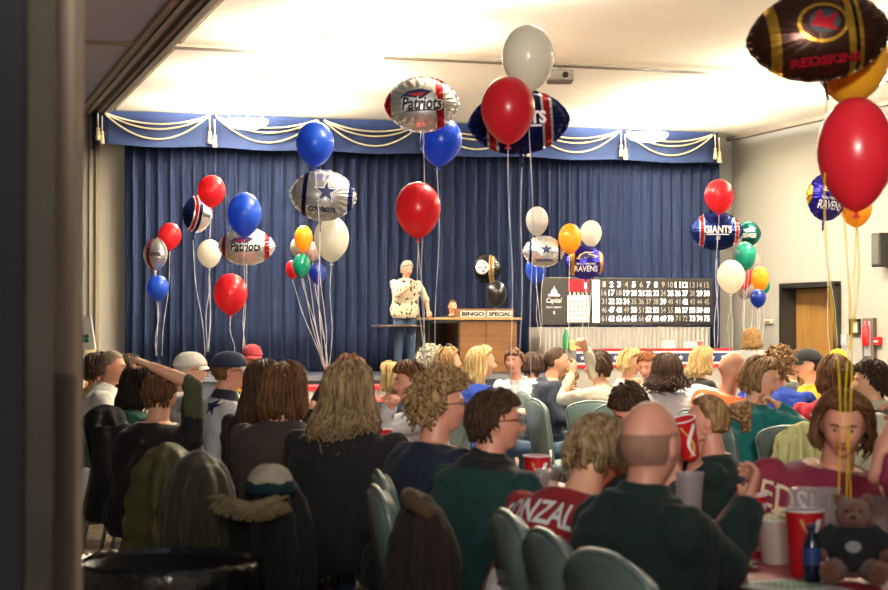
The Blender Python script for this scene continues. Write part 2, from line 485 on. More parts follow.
PEOPLE = {}
def short_label(l):
    """a compact way to name the sitter"""
    l = l.replace('seated ', ''); w = l.split()
    return ' '.join(w[:11]).rstrip(',')
def person(key, px, ytop, d, face, label, hair=('brown', 'short', .05), top='black', top2=None, skin='fair', fem=False, w=1.0, girth=1.0,
           lean=8, side=0, hyaw=0, hpitch=0, hroll=0, lh=None, rh=None, lpole=None, rpole=None, lcurl=.5, rcurl=.5, sleeve=1.0, hat=None,
           hatm=None, billm=None, glasses=False, standing=False, wave=.008, bangs=False, dens=None, seed=None, matfn=None, tmats=None,
           topname='shirt', vox=None, group=None, legs='jeans', collar=False, hood=False, vol=.014, part=0, puff=.0, hairtop=.022, zfloor=0.0, lpalm=None, rpalm=None,
           backwards=False, chair=True, eyes=None, cface=None):
    R = radians; near = d < 8; mid = d < 11.5
    if vox is None: vox = .0065 if near else (.0085 if mid else .011)
    seed = seed if seed is not None else sum(map(ord, key))*7
    if dens is None: dens = 1.0 if near else (.6 if mid else .4)
    if standing: PZ = .42
    else: PZ = 0.0
    pivot = Vector((0, 0, .50))
    def B(p):
        p = Vector(p); t = sm((p.z-.48)/.40)
        q = p-pivot
        q = Matrix.Rotation(R(side)*t, 3, 'Y') @ (Matrix.Rotation(-R(lean)*t, 3, 'X') @ q)
        return q+pivot+Vector((0, 0, PZ))
    TR = Matrix.Rotation(R(side), 3, 'Y') @ Matrix.Rotation(-R(lean), 3, 'X')
    nb = B((0, -.012, 1.045))
    HR = Matrix.Rotation(-R(hyaw), 3, 'Z') @ Matrix.Rotation(R(side)*.3, 3, 'Y') @ Matrix.Rotation(-R(hpitch), 3, 'X') @ Matrix.Rotation(R(hroll), 3, 'Y')
    NR = Matrix.Rotation(-R(hyaw)*.4, 3, 'Z') @ Matrix.Rotation(R(side)*.6, 3, 'Y') @ Matrix.Rotation(-R(lean*.5+hpitch*.45), 3, 'X')
    hc = nb + NR @ Vector((0, .022, .158))
    hs = .95 if fem else 1.0
    HM = Matrix.Translation(hc) @ HR.to_4x4() @ Matrix.Scale(hs, 4)
    top_local = hc.z+.118*hs*cos(R(hpitch)*.5)+hairtop
    ctr = at(px, ytop, d); ztop = ctr.z-zfloor; s = ztop/top_local
    rz = -(YAW+R(face))
    RZ = Matrix.Rotation(rz, 3, 'Z'); off = RZ @ Vector((hc.x*s, hc.y*s, 0))
    loc = Vector((ctr.x-off.x, ctr.y-off.y, zfloor))
    RM = Matrix.Translation(loc) @ RZ.to_4x4() @ Matrix.Scale(s, 4); RI = RM.inverted()
    root = thing('person', label, 'person', group=group); root.matrix_world = RM
    sw = .185*w
    def tgt(h, sx):
        if h is None: return Vector((.15*sx, .40, .80+PZ))
        if isinstance(h, Vector): return h.copy()
        return RI @ at(*h)
    arms = []
    for sx, h, pole, curl, palm in ((1, rh, rpole, rcurl, rpalm), (-1, lh, lpole, lcurl, lpalm)):
        A = B((sw*sx, -.005, .972)); T = tgt(h, sx)
        po = Vector(pole) if pole else Vector((.6*sx, -.25, -.8))
        E, T = ik(A, T, .285, .255, po)
        arms.append((sx, A, E, T, curl, palm))
    # body (one continuous skin)
    g = G(); g.join(HEADS[fem], HM)
    g.tube([B((0, -.012, .99)), nb, nb.lerp(hc, .5)+Vector((0, 0, 0)), hc+HR @ Vector((0, -.02, -.03))], [.07*w, .056*w**.5, .052*w**.5, .05], 16)
    def torso(infl, rows):
        return [[B(p) for p in ellring((0, cy, z), rx*(w if z > .7 else (w+girth)/2)*(girth**.5 if z < .9 else 1)+infl, ry*girth+infl)] for z, rx, ry, cy in rows]
    g.rings(torso(0, TORSO[:-1]))
    for sx, A, E, T, curl, palm in arms:
        g.tube([A, A.lerp(E, .3), E, E.lerp(T, .3), T], [.052, .048, .038, .038, .026], 12)
        D = (T-E).normalized()
        N = Vector(palm) if palm else (Vector((0, 0, -1)) if abs(D.z) < .8 else Vector((-sx, .3, 0)))
        g.join(hand_geo(T, D, N, curl, .12, sx=-sx, size=.95 if fem else 1.02))
    if standing:
        legpts = [((.09*sx, 0, .95-.42+PZ), (.10*sx, .02, .50), (.105*sx, -.02, .08)) for sx in (-1, 1)]
        foot = [((.105*sx, -.04, .045), (.11*sx, .06, .04), (.115*sx, .17, .025)) for sx in (-1, 1)]
    else:
        legpts = [((.09*sx, .02, .545), (.13*sx, .47, .53), (.125*sx, .50, .09)) for sx in (-1, 1)]
        foot = [((.125*sx, .47, .045), (.13*sx, .56, .04), (.135*sx, .66, .025)) for sx in (-1, 1)]
    for a, b, c in legpts:
        a, b, c = Vector(a), Vector(b), Vector(c)
        g.tube([a, a.lerp(b, .5), b, b.lerp(c, .35), c], [.085, .075, .056, .052, .036], 12)
    for p in foot: g.tube(p, [.036, .034, .024], 10, flat=.8)
    HI = HM.inverted(); TRI = TR.inverted()
    def lipfn(c):
        q = HI @ c; return 1 if q.y > .07 and abs(q.z+.060) < .0095 and abs(q.x) < .023 else 0
    body = obj('body', remesh(g, [SKIN[skin], LIP], vox, 2, matfn=lipfn, name='body'), None, root)
    # eyes and brows where the face shows
    fs = HR @ Vector((0, 1, 0)); wf = RZ @ fs; towards = -wf.dot(FWD)
    if eyes is None: eyes = towards > -.25 and d < 20
    if eyes:
        for sx in (-1, 1):
            e = G(); e.ball((.031*sx, .0772, .006), (.0115, .0108, .0075), 12); e.ball((.031*sx, .0846, .006), (.0062, .0048, .0062), 10, 1)
            e.v = [HM @ v for v in e.v]; obj('eye', e, [EYEW, EYED], body, True)
            b = G(); b.tube([HM @ Vector((x*sx, y, z)) for x, y, z in ((.014, .098, .025), (.030, .097, .031), (.047, .086, .027))], [.003, .0035, .002], 6)
            obj('eyebrow', b, HAIR[hair[0]] if hair[0] in HAIR else HAIR['brown'], body, True)
    # top garment
    g = G(); inf = .014+puff
    rows = TORSO[:-1] if not collar else TORSO
    g.rings(torso(inf, rows))
    if sleeve > 0:
        for sx, A, E, T, curl, palm in arms:
            rA = .064+puff; rE = .052+puff; rT = .037+puff*.7
            if sleeve >= 1: g.tube([A+(A-E).normalized()*-.0, A.lerp(E, .35), E, E.lerp(T, .5), E.lerp(T, .94)], [rA, rA*.95, rE, rE*.85, rT], 14)
            else:
                q = sleeve*2
                if q <= 1: g.tube([A, A.lerp(E, q*.6), A.lerp(E, q)], [rA, rA, rA*.98], 14)
                else: g.tube([A, A.lerp(E, .5), E, E.lerp(T, q-1)], [rA, rA, rE, rE*.95], 14)
            g.ball(A, rA*1.05, 12)
    if collar:
        cr = [B((0, -.012, 1.035)), B((0, -.012, 1.06)), nb+(hc-nb)*.32]
        g.tube(cr, [.078, .072, .068], 20)
    if hood:
        g.ball(B((0, -.085, 1.02)), (.10, .055, .05), 14); g.ball(B((0, -.11, .97)), (.075, .04, .06), 14)
    sd = Vector((seed % 17, seed % 11, seed % 5))
    def wr(co, n_):
        f = noise.noise(co*9+sd)*.010+noise.noise(Vector((co.x*14, co.y*14, co.z*26))+sd)*.006
        return co+n_*f
    tm = tmats or TOPM[top]
    sh = obj(topname, remesh(g, tm, .009 if near else .014, 3, wr, matfn=(lambda c: matfn(TRI @ (c-nb))) if matfn else None, name=topname), None, root)
    # trousers and shoes
    g = G()
    if standing: g.rings([[v+Vector((0, 0, 0)) for v in r_] for r_ in torso(.006, TORSO[:3])])
    else: g.rings(torso(.008, TORSO[:3]))
    for a, b, c in legpts:
        a, b, c = Vector(a), Vector(b), Vector(c)
        g.tube([a, a.lerp(b, .5), b, b.lerp(c, .4), c+Vector((0, 0, .0))], [.098, .088, .07, .062, .055], 12)
    obj('trousers', remesh(g, TOPM[legs], .014 if near else .02, 3, wr, name='trousers'), None, root)
    for p in foot:
        g = G(); g.tube([Vector(p[0])+Vector((0, -.03, .01)), p[0], p[1], Vector(p[2])+Vector((0, .02, .0))], [.035, .046, .044, .024], 12, flat=.85)
        obj('shoe', g, TOPM['shoe'], root, True)
    # hair
    if hat: hair = (hair[0], 'buzz', .01)
    if hair[1] != 'none':
        hg = hair_geo(HM, hair[1], hair[2], seed, dens, wave, bangs, vol, part)
        obj('hair', hg, HAIR[hair[0]], root, True)
    if hat:
        obj('cap', hat_geo(HM, True, bill=.02 if hat == 'flat' else .075, backwards=backwards), [TOPM[hatm], TOPM[billm or hatm]], root, True)
    if glasses:
        g = G()
        for sx in (-1, 1):
            ring = [HM @ Vector((.033*sx+.023*cos(q), .104-.004*abs(cos(q)), .004+.016*sin(q))) for q in [2*pi*k/16 for k in range(17)]]
            g.tube(ring, .0018, 6); g.tube([HM @ Vector(p) for p in ((.056*sx, .100, .010), (.079*sx, .06, .012), (.084*sx, -.005, .006))], .0018, 6)
        g.tube([HM @ Vector(p) for p in ((-.011, .106, .006), (0, .112, .008), (.011, .106, .006))], .0018, 6)
        obj('glasses', g, TOPM['glassframe'], root, True)
    PEOPLE[key] = dict(root=root, top=sh, B=B, TR=TR, nb=nb, hc=hc, HM=HM, RM=RM, s=s, rz=rz, loc=loc, arms=arms, chair=chair, label=label, cface=cface, d=d, short=short_label(label), standing=standing, body=body)
    return PEOPLE[key]

def back_print(P, layers, z=.85, x=0, w_up=None):
    """marks printed on the back of a top"""
    o = P['B']((x, -.1, z)); up = P['TR'] @ Vector((0, 0, 1))
    return decal(P['top'], layers, o+P['TR'] @ Vector((0, -.1, 0)), P['TR'] @ Vector((1, 0, 0)), up, P['top'], 'printed_lettering', .3, .003, .02)
def front_print(P, layers, z=.85, x=0):
    o = P['B']((x, .1, z)); up = P['TR'] @ Vector((0, 0, 1))
    return decal(P['top'], layers, o+P['TR'] @ Vector((0, .1, 0)), P['TR'] @ Vector((-1, 0, 0)), up, P['top'], 'printed_lettering', .3, .003, .02)
# ------------------------------------------------------------------ shared colours
def cm(k, c, c2=None, rough=.9, sheen=.04, **kw): return cloth(k, c, c2, rough, sheen)
TOPM = dict(black=cm('black', '141214', '1d1a1b'), charcoal=cm('charcoal', '2a2a2c', '343434'), cream=cm('cream', 'cfcdc4', 'dcdad2'),
    gold=cm('gold', '9a7434', 'b08a44'), grey=cm('grey', '4a4c4a', '585a56'), olive=cm('olive', '3c4228', '4a5032'), white=cm('white', 'b8b8ba', 'c6c6c6'),
    green=cm('green', '0f4a3c', '14584a'), navy=cm('navy', '121a2c', '192338'), royal=cm('royal', '1f3f9c', '2a4db2'), taupe=cm('taupe', '3c2f2a', '4a3b34'),
    teal=cm('teal', '0c6a66', '127a75'), forest=cm('forest', '0f312e', '143d38'), pinegreen=cm('pinegreen', '0c211e', '122c27'), maroon=cm('maroon', '7a1f38', '8c2a42'), red=cm('red', 'a8182a', 'ba2236'),
    jersey_red=cm('jersey_red', '8c1a20', '9e242a'), orange=cm('orange', 'e05a1a', 'ee6c28'), yellow=cm('yellow', 'e0a020', 'f0b430'), beige=cm('beige', 'c9bfa8', 'd6ccb6'),
    khaki=cm('khaki', '8a8468', '98927a'), heather=cm('heather', 'a8a6a0', 'b8b6b0'), jeans=cm('jeans', '2a3a4e', '3a5068'), darkpants=cm('darkpants', '20222a', '2a2c34'),
    shoe=mat('shoe_leather', '1c1816', .5), glassframe=mat('glasses_frame', '2a2220', .25, .6), capwhite=cm('capwhite', 'c8c4b6', 'd8d4c6'), capnavy=cm('capnavy', '18223a', '202c48'),
    capred=cm('capred', '7c1824', '8c2030'), captan=cm('captan', 'b3a47c', 'c2b48c'), capblack=cm('capblack', '16181a', '202224'), capyellow=cm('capyellow', 'f0b020', 'f4bc38'),
    brown=cm('brown', '3a2a20', '4a382c'), tancoat=cm('tancoat', 'c8c0a0', 'd6ceb0'))
RED = mat('plastic_red', 'c41820', .35); WHITE = mat('white_paint', 'eceae6', .5); BLACK = mat('black_plastic', '151515', .4)
CHROME = mat('chrome', 'c8c8c8', .2, 1); STEEL = mat('brushed_steel', '9a9a98', .35, .9); DKMETAL = mat('dark_metal', '3a3836', .4, .7)
GOLD = mat('gold_print', 'caa030', .4); INK_W = mat('print_white', 'e8e6e2', .6); INK_R = mat('print_red', 'b81c28', .5)
INK_N = mat('print_navy', '14204e', .5); INK_K = mat('print_black', '101012', .5); INK_G = mat('print_green', '1c7a4c', .5)
INK_Y = mat('print_yellow', 'e8b820', .5); INK_S = mat('print_silver', 'b8bcc0', .3, .6)

# ------------------------------------------------------------------ room
RW, BW, CEIL, TRX, TRY = 12.66, 25.35, 4.47, 2.55, 18.72   # right wall x, stage back wall y, ceiling z, folding-wall tracks
WALL = mat('wall_paint', '96938b', .8, col2='9d9a92', scale=.6, bump=.08, bscale=90)
WALLG = mat('wall_grey_fabric', '9c9a94', .9, col2='a5a39d', scale=1.2, bump=.15, bscale=120)
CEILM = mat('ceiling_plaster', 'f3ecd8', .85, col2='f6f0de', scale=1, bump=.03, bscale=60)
CEILD = mat('ceiling_unlit_grey', '949cb8', .85, col2='9ca4c0', scale=1)  # ceiling with its lamps off: the dim blue-grey is put into the colour
TRACK = mat('track_bronze', '8a7f6e', .5, .3); TRACKD = mat('track_dark', '3c3630', .6, .2)
CARP = mat('carpet', '2c241d', .95, col2='6d5d49', scale=9, contrast=.12, detail=5, bump=.6, bscale=160)
g = G(); g.box((4, 11, -.05), (22, 30, .1)); struct('floor', g, CARP)
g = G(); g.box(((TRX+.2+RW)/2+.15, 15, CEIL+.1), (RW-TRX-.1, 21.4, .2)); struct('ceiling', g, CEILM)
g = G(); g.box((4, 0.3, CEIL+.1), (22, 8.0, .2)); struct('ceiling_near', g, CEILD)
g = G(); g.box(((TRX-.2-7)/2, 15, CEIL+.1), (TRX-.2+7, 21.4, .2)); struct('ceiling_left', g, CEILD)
# wall with doorway on the right
dY1 = onX(840, 320, RW).y; dY0 = onX(785, 320, RW).y; dZ = onX(785, 286, RW).z
g = G(); T = .18
for y0, y1, z0, z1 in ((-3.5, dY1, 0, CEIL+.2), (dY0, BW+.3, 0, CEIL+.2), (dY1, dY0, dZ, CEIL+.2)):
    g.box((RW+T/2, (y0+y1)/2, (z0+z1)/2), (T, y1-y0, z1-z0))
struct('wall_right', g, WALL)
g = G(); g.box((3.2, BW+.1, CEIL/2+.1), (20, .2, CEIL+.2)); struct('wall_stage', g, mat('wall_paint_light', 'd6d0c0', .8, col2='dcd6c6', scale=.6))
g = G(); g.box((-6.9, 11, CEIL/2+.1), (.2, 29, CEIL+.2)); struct('wall_left', g, WALLG)
g = G(); g.box((RW-.01, (-3.5+dY1)/2, .06), (.02, dY1+3.5, .12)); struct('baseboard_right', g, BLACK)
# doorway frame, open wooden leaf and dim corridor
g = G()
for y in (dY1, dY0): g.box((RW+.06, y, dZ/2), (.28, .07, dZ))
g.box((RW+.06, (dY0+dY1)/2, dZ), (.28, dY0-dY1+.07, .07)); struct('door_1_frame', g, DKMETAL)
g = G(); g.box((RW+1.6, (dY0+dY1)/2, -.04), (3.0, 4.5, .08)); struct('floor_corridor', g, CARP)
g = G(); g.box((RW+3.1, (dY0+dY1)/2, 1.3), (.1, 4.5, 2.6)); struct('wall_corridor', g, mat('corridor_wall', '3c3834', .9))
g = G(); g.box((RW+1.64, (dY0+dY1)/2+2.2, 1.3), (2.9, .1, 2.6)); g.box((RW+1.64, (dY0+dY1)/2-2.2, 1.3), (2.9, .1, 2.6)); struct('wall_corridor_end', g, mat('corridor_wall', '3c3834', .9))
g = G(); g.box((RW+1.64, (dY0+dY1)/2, 2.65), (2.9, 4.5, .1)); struct('ceiling_corridor', g, CEILD)
DW = wood('door_oak', '7c5828', '906a34', 'Z')
Md = Matrix.Translation((RW+.26, 22.52, 0)) @ Matrix.Rotation(radians(4), 4, 'Z')
dr = obj('door_1', G().box((0.0, .52, dZ/2-.02), (.045, 1.04, dZ-.06)), DW, None, bevel=.004); dr.matrix_world = Md; dr['kind'] = 'structure'
h = G(); h.tube([(-.04, .08, 1.0), (-.08, .08, 1.0), (-.08, .20, 1.0)], .011, 8); h.ball((-.035, .08, 1.0), .028, 12); obj('door_handle', h, CHROME, dr, True)
g = G(); g.box((0, .52, .12), (.06, 1.02, .2)); obj('kick_plate', g, STEEL, dr)
# folding-wall tracks in the ceiling
def along_y(name, x0, x1, z0, z1, m, y0=4.4, y1=BW): 
    struct(name, G().box(((x0+x1)/2, (y0+y1)/2, (z0+z1)/2), (x1-x0, y1-y0, z1-z0)), m, bevel=.006)
along_y('trim_1', TRX-.20, TRX-.03, CEIL-.05, CEIL+.12, TRACK); along_y('trim_2', TRX+.05, TRX+.22, CEIL-.05, CEIL+.12, TRACK)
along_y('trim_3', TRX-.03, TRX+.05, CEIL-.01, CEIL+.10, TRACKD)
along_y('trim_4', TRX+.10, TRX+.125, CEIL-.075, CEIL-.05, TRACKD); along_y('trim_5', TRX-.125, TRX-.10, CEIL-.075, CEIL-.05, TRACKD)
def along_x(name, y0, y1, z0, z1, m, x0=TRX+.22, x1=RW): struct(name, G().box(((x0+x1)/2, (y0+y1)/2, (z0+z1)/2), (x1-x0, y1-y0, z1-z0)), m, bevel=.004)
along_x('trim_6', TRY-.09, TRY-.02, CEIL-.03, CEIL+.05, TRACK); along_x('trim_7', TRY+.02, TRY+.09, CEIL-.03, CEIL+.05, TRACK)
along_x('trim_8', TRY-.02, TRY+.02, CEIL-.01, CEIL+.05, TRACKD)
along_x('trim_9', TRY-.06, TRY-.03, CEIL-.03, CEIL+.05, TRACK, -6.8, TRX-.2); along_x('trim_10', TRY+.03, TRY+.06, CEIL-.03, CEIL+.05, TRACK, -6.8, TRX-.2)
along_x('trim_11', TRY-.03, TRY+.03, CEIL-.005, CEIL+.05, TRACKD, -6.8, TRX-.2)
along_y('trim_12', RW-.1, RW-.04, CEIL-.06, CEIL+.05, TRACK, 4.4, BW-.05)
# upright posts by the stage and grey panel at far left
xl = onY(93, 300, BW-.06).x
struct('trim_13', G().box((xl-.04, BW-.08, CEIL/2), (.05, .12, CEIL)).box((xl+.05, BW-.08, CEIL/2), (.05, .12, CEIL)), TRACK)
struct('trim_14', G().box((xl+.005, BW-.06, CEIL/2), (.045, .1, CEIL)), TRACKD)
struct('wall_panel_left', G().box(((xl-.07-6.8)/2, BW-.05, CEIL/2), (xl-.07+6.8, .08, CEIL)), WALLG)
xr = onY(740, 300, BW-.1).x
struct('trim_15', G().box((xr-.03, BW-.1, CEIL/2), (.035, .12, CEIL)).box((xr+.03, BW-.1, CEIL/2), (.035, .12, CEIL)), TRACK)
struct('trim_16', G().box((xr, BW-.06, CEIL/2), (.03, .06, CEIL)), TRACKD)
struct('wall_panel_right', G().box(((12.4+xr-.05)/2, BW-.05, CEIL/2), (xr-.05-12.35, .08, CEIL)), WALLG)
# near column at the left edge of the view (end of the doorway the picture is taken from)
def colbox(px0, px1, d, th, z0, z1, m, name):
    a = floor_at(px0, d); b = floor_at(px1, d); c = (a+b)/2; wd = (b-a).length
    g = G(); g.box((0, th/2, (z0+z1)/2), (wd, th, z1-z0)); o = struct(name, g, m, bevel=.01)
    o.location = (c.x, c.y, 0); o.rotation_euler = (0, 0, -YAW); return o
colbox(-120, 73, 3.1, .1, 0, CEIL, mat('column_taupe', 'b09a86', .9, col2='b8a28e', scale=3, bump=.1, bscale=150), 'wall_column')
colbox(-220, 25, 2.5, .2, 0, CEIL, mat('column_dark', '171719', .8), 'wall_door_jamb')
colbox(50, 72, 3.06, .05, 0, at(60, 373, 3.08).z, mat('column_guard', '75695d', .85), 'trim_17')

# ------------------------------------------------------------------ ceiling lamps
LAMP = mat('lamp_glass', 'fff4dc', .4, emit='ffe9c4', es=26)
def lamp(x, y, label):
    t = thing('ceiling_lamp', label, 'ceiling lamp', (x, y, CEIL), group='round ceiling lamps')
    g = G(); g.lathe([(.30, -.002), (.345, -.002), (.35, -.02), (.33, -.035), (.30, -.03)], n=40, cap=False); obj('lamp_rim', g, mat('lamp_rim', 'd8cfb8', .4, .4), t, True)
    g = G(); g.lathe([(.27, -.20), (.30, -.20), (.295, -.23), (.25, -.275), (.15, -.31), (.02, -.325)], n=32); obj('lamp_bowl', g, LAMP, t, True)
    for k in range(3):
        g = G(); a = 2*pi*k/3+.4; g.tube([(.275*cos(a), .275*sin(a), -.20), (.235*cos(a), .235*sin(a), 0)], .006, 6); obj('lamp_stem', g, mat('lamp_rim', 'd8cfb8'), t)
    g = G(); g.tube([(0, 0, -.05), (0, 0, 0)], .09, 20); obj('lamp_socket', g, mat('lamp_rim', 'd8cfb8'), t)
    return t
for (x, y, l) in ((4.47, 17.45, 'round glowing ceiling lamp nearest the viewer, above the silver foil balloon'),
                  (4.47, 20.6, 'round glowing ceiling lamp between two others over the left of the room'),
                  (4.5, 23.55, 'round glowing ceiling lamp close to the left blue valance'),
                  (10.35, 20.6, 'round glowing ceiling lamp over the right side, nearer of its two'),
                  (10.4, 23.45, 'round glowing ceiling lamp close to the right end of the blue valance'),
                  (10.35, 17.45, 'round ceiling lamp hidden by the yellow balloon at top right')):
    lamp(x, y, l)

# ------------------------------------------------------------------ stage, curtain, valance
SZ, SY = .80, 22.6
g = G(); g.box(((2.75+12.4)/2, (SY+BW-.1)/2, SZ/2), (12.4-2.75, BW-.1-SY, SZ)); struct('floor_stage', g, mat('stage_wood', '2c3040', .6), bevel=.01)
struct('trim_18', G().box(((2.75+12.4)/2, SY-.012, SZ-.03), (12.4-2.75, .03, .06)), mat('stage_edge_metal', '8f969c', .35, .8))
NAVY = mat('curtain_blue', '182039', .9, col2='1f2943', scale=3, stretch=(1, 1, .15), spec=.15, bump=.1, bscale=150)
NAVY2 = mat('valance_blue', '28355a', .9, col2='2d3b62', scale=4, spec=.15, bump=.15, bscale=150)
ROPE = mat('rope_cream', 'd9cba6', .7, col2='e8dcbc', scale=60, bump=.4, bscale=200)
cx0 = onY(124, 300, 24.85).x; cx1 = onY(719, 300, 24.85).x
cr = random.Random(3); xs = []; x = cx0
g = G(); top = []; ph = 0; n = 900; rows = [SZ+.02, 1.4, 2.2, 3.0, 3.7, 4.2]
rr = [[] for _ in rows]
for i in range(n+1):
    x = cx0+(cx1-cx0)*i/n
    f = 1+.35*noise.noise(Vector((x*.8, 0, 0)))
    ph += (cx1-cx0)/n*2*pi/.17*f
    for k, z in enumerate(rows):
        am = .055+.025*noise.noise(Vector((x*2, z*.4, 5)))+.012*(4.2-z)*.4
        sw = .02*noise.noise(Vector((x*1.3, z*.7, 9)))
        y = 24.85+am*(sin(ph)+.28*sin(2*ph+1+noise.noise(Vector((x, 3, z*.3)))))+.02*sin(x*2.1)
        rr[k].append(Vector((x+sw+am*.25*sin(2*ph), y, z)))
g.rings(rr, False, closed=False)
o = obj('stage_curtain', g, NAVY, None, True); sd_ = o.modifiers.new('s', 'SOLIDIFY'); sd_.thickness = .012
tag(o, 'floor length dark blue pleated curtain across the back of the stage', 'curtain')
val = thing('curtain_valance', 'blue valance with cream rope swags and tassels along the top of the curtain', 'valance', (7.5, 24.55, 0))
vx0, vx1 = onY(99.5, 120, 24.45).x, onY(717, 150, 24.45).x
vb = [vx0+(vx1-vx0)/6*i for i in range(7)]; VT, VB = 4.45, 3.97
g = G(); ri = [[], []]
for i in range(6):
    for k in range(25):
        u = k/24; x = vb[i]+(vb[i+1]-vb[i])*u-7.5
        e = min(u, 1-u)*(vb[1]-vb[0]); y = -.05*sm(e/.12)*(1 if e > .0 else 0)+.012*sin(u*pi*3)
        ri[0].append((x, y, VB-.03*sin(pi*u)**2+.02)); ri[1].append((x, y, VT))
g.rings(ri, False, closed=False); vo = obj('valance_cloth', g, NAVY2, val, False); q = vo.modifiers.new('s', 'SOLIDIFY'); q.thickness = .02
g = G(); g.box((vb[0]-7.5-.02, .25, (VT+VB)/2), (.03, .6, VT-VB)).box((vb[6]-7.5+.02, .25, (VT+VB)/2), (.03, .6, VT-VB)); obj('valance_return', g, NAVY2, val)
for i in range(6):
    for sag, wd in ((.12, .02), (.19, .06), (.33, .02)):
        pts = []
        for k in range(25):
            u = k/24; x = vb[i]+.05+(vb[i+1]-vb[i]-.10)*u
            pts.append((x-7.5, -.10, VT-.03-sag*(1-(2*u-1)**2)**1.0-.02*sin(pi*u)))
        g = G(); g.tube(pts, .0125, 6); obj('rope_swag', g, ROPE, val, True)
for i in range(7):
    for dx, zz in ((-.035, .0), (.035, -.05)):
        if i == 0 and dx < 0: dx = -.02
        g = G(); x = vb[i]-7.5+dx; z = VT-.03+zz
        g.tube([(x, -.10, z), (x, -.115, z-.22)], .01, 6); g.ball((x, -.115, z-.24), (.028, .028, .03), 12)
        g.lathe([(.016, z-.26), (.026, z-.28), (.034, z-.36), (.036, z-.39), (.01, z-.392)], (x, -.115, 0), 14); obj('tassel', g, ROPE, val, True)

# ------------------------------------------------------------------ stage furniture
OAK = wood('podium_oak', '683f1a', '80552a'); OAKD = wood('podium_dark', '4a2c18', '5c3a22')
p0 = onY(427, 340, 23.5); p1 = onY(517, 340, 23.5); pz = onY(470, 318, 23.5).z
pw = p1.x-p0.x
pod = thing('caller_desk', 'oak panelled caller desk standing on the stage with two front panels', 'desk', (p0.x, 23.5, SZ))
H = pz-SZ
g = G(); g.box((pw*.68, .35, H/2-.02), (pw*.64, .7, H-.04)); obj('desk_body', g, OAK, pod, bevel=.01)
g = G(); g.box((pw*.52, .34, H-.01), (pw+.06, .78, .035)); obj('desk_top', g, wood('podium_edge', 'a08050', 'b0905c'), pod, bevel=.006)
g = G(); g.box((pw*.18, .35, .14), (pw*.35, .66, .28)); obj('desk_shelf', g, OAKD, pod)
g = G(); g.box((pw*.655, -.006, H/2), (.008, .012, H-.08)); obj('panel_joint', g, OAKD, pod)
g = G(); x0, x1, z0, z1 = .02, pw*.355, .28, H-.05
for a, b, c, d_ in ((x0, x0+.02, z0, z1), (x1-.02, x1, z0, z1), (x0, x1, z0, z0+.02), (x0, x1, z1-.02, z1)): g.box(((a+b)/2, .0, (c+d_)/2), (b-a, .03, d_-c))
obj('blower_frame', g, DKMETAL, pod)
gl = mat('clear_acrylic', 'f4f8f8', .05, trans=1, spec=.5); gl.node_tree.nodes['Principled BSDF'].inputs['IOR'].default_value = 1.1
g = G(); g.box(((x0+x1)/2, .004, (z0+z1)/2), (x1-x0-.02, .006, z1-z0-.02)); obj('acrylic_front', g, gl, pod)
g = G(); g.box(((x0+x1)/2, .6, (z0+z1)/2), (x1-x0, .05, z1-z0)); obj('cabinet_back', g, BLACK, pod)
g = G(); br = random.Random(5)
for k in range(40):
    g.ball((x0+.05+br.random()*(x1-x0-.1), .12+br.random()*.3, z0+.03+br.random()*.10), .019, 10)
o = obj('bingo_ball_pile', g, WHITE, pod, True); o['kind'] = 'stuff'
# placards on the desk
for (xa, xb, txt, lab) in ((462, 487, 'BINGO', 'white placard reading BINGO on the oak desk'), (489, 514, 'SPECIAL', 'white placard reading SPECIAL on the oak desk')):
    a = onY(xa, 315, 23.42); b = onY(xb, 315, 23.42); hz = .09; wd = b.x-a.x
    s_ = thing('placard', lab, 'sign', ((a.x+b.x)/2, 23.50, pz+.012), group=None)
    obj('sign_board', G().box((0, 0, hz/2), (wd, .02, hz)), mat('placard_grey', 'cfccc4', .6), s_, bevel=.003)
    t = text_geo(txt, wd*.9, hz*.66, .05); t2 = G(); t2.join(t, Matrix.Translation((0, -.013, hz/2)) @ Matrix.Rotation(pi/2, 4, 'X')); obj('sign_lettering', t2, INK_K, s_)
o = obj('desk_rail', G().box(((onY(458, 318, 23.5).x+onY(517, 318, 23.5).x)/2-p0.x, .16, H+.07), (onY(517, 318, 23.5).x-onY(458, 318, 23.5).x, .03, .13)), OAK, pod)
# small round table by the caller
a = onY(398, 325, 23.3)
t = thing('side_table', 'small dark brown pedestal table next to the man with the microphone', 'table', (a.x, 23.35, SZ))
tz = a.z-SZ
obj('table_top', G().lathe([(.30, tz-.03), (.36, tz-.025), (.36, tz-.005), (.35, tz)], n=36), wood('side_table_wood', '3a241a', '54362a'), t, True)
obj('pedestal', G().lathe([(.05, .03), (.045, .3), (.05, tz-.03)], n=16), wood('side_table_leg', '5a3220', '6c4028', 'Z'), t, True)
obj('table_foot', G().box((0, 0, .02), (.44, .07, .035)).box((0, 0, .02), (.07, .44, .035)), OAKD, t, bevel=.008)
a = onY(434, 340, 23.1)
g = G(); rs = [[], []]
for k in range(3): pass
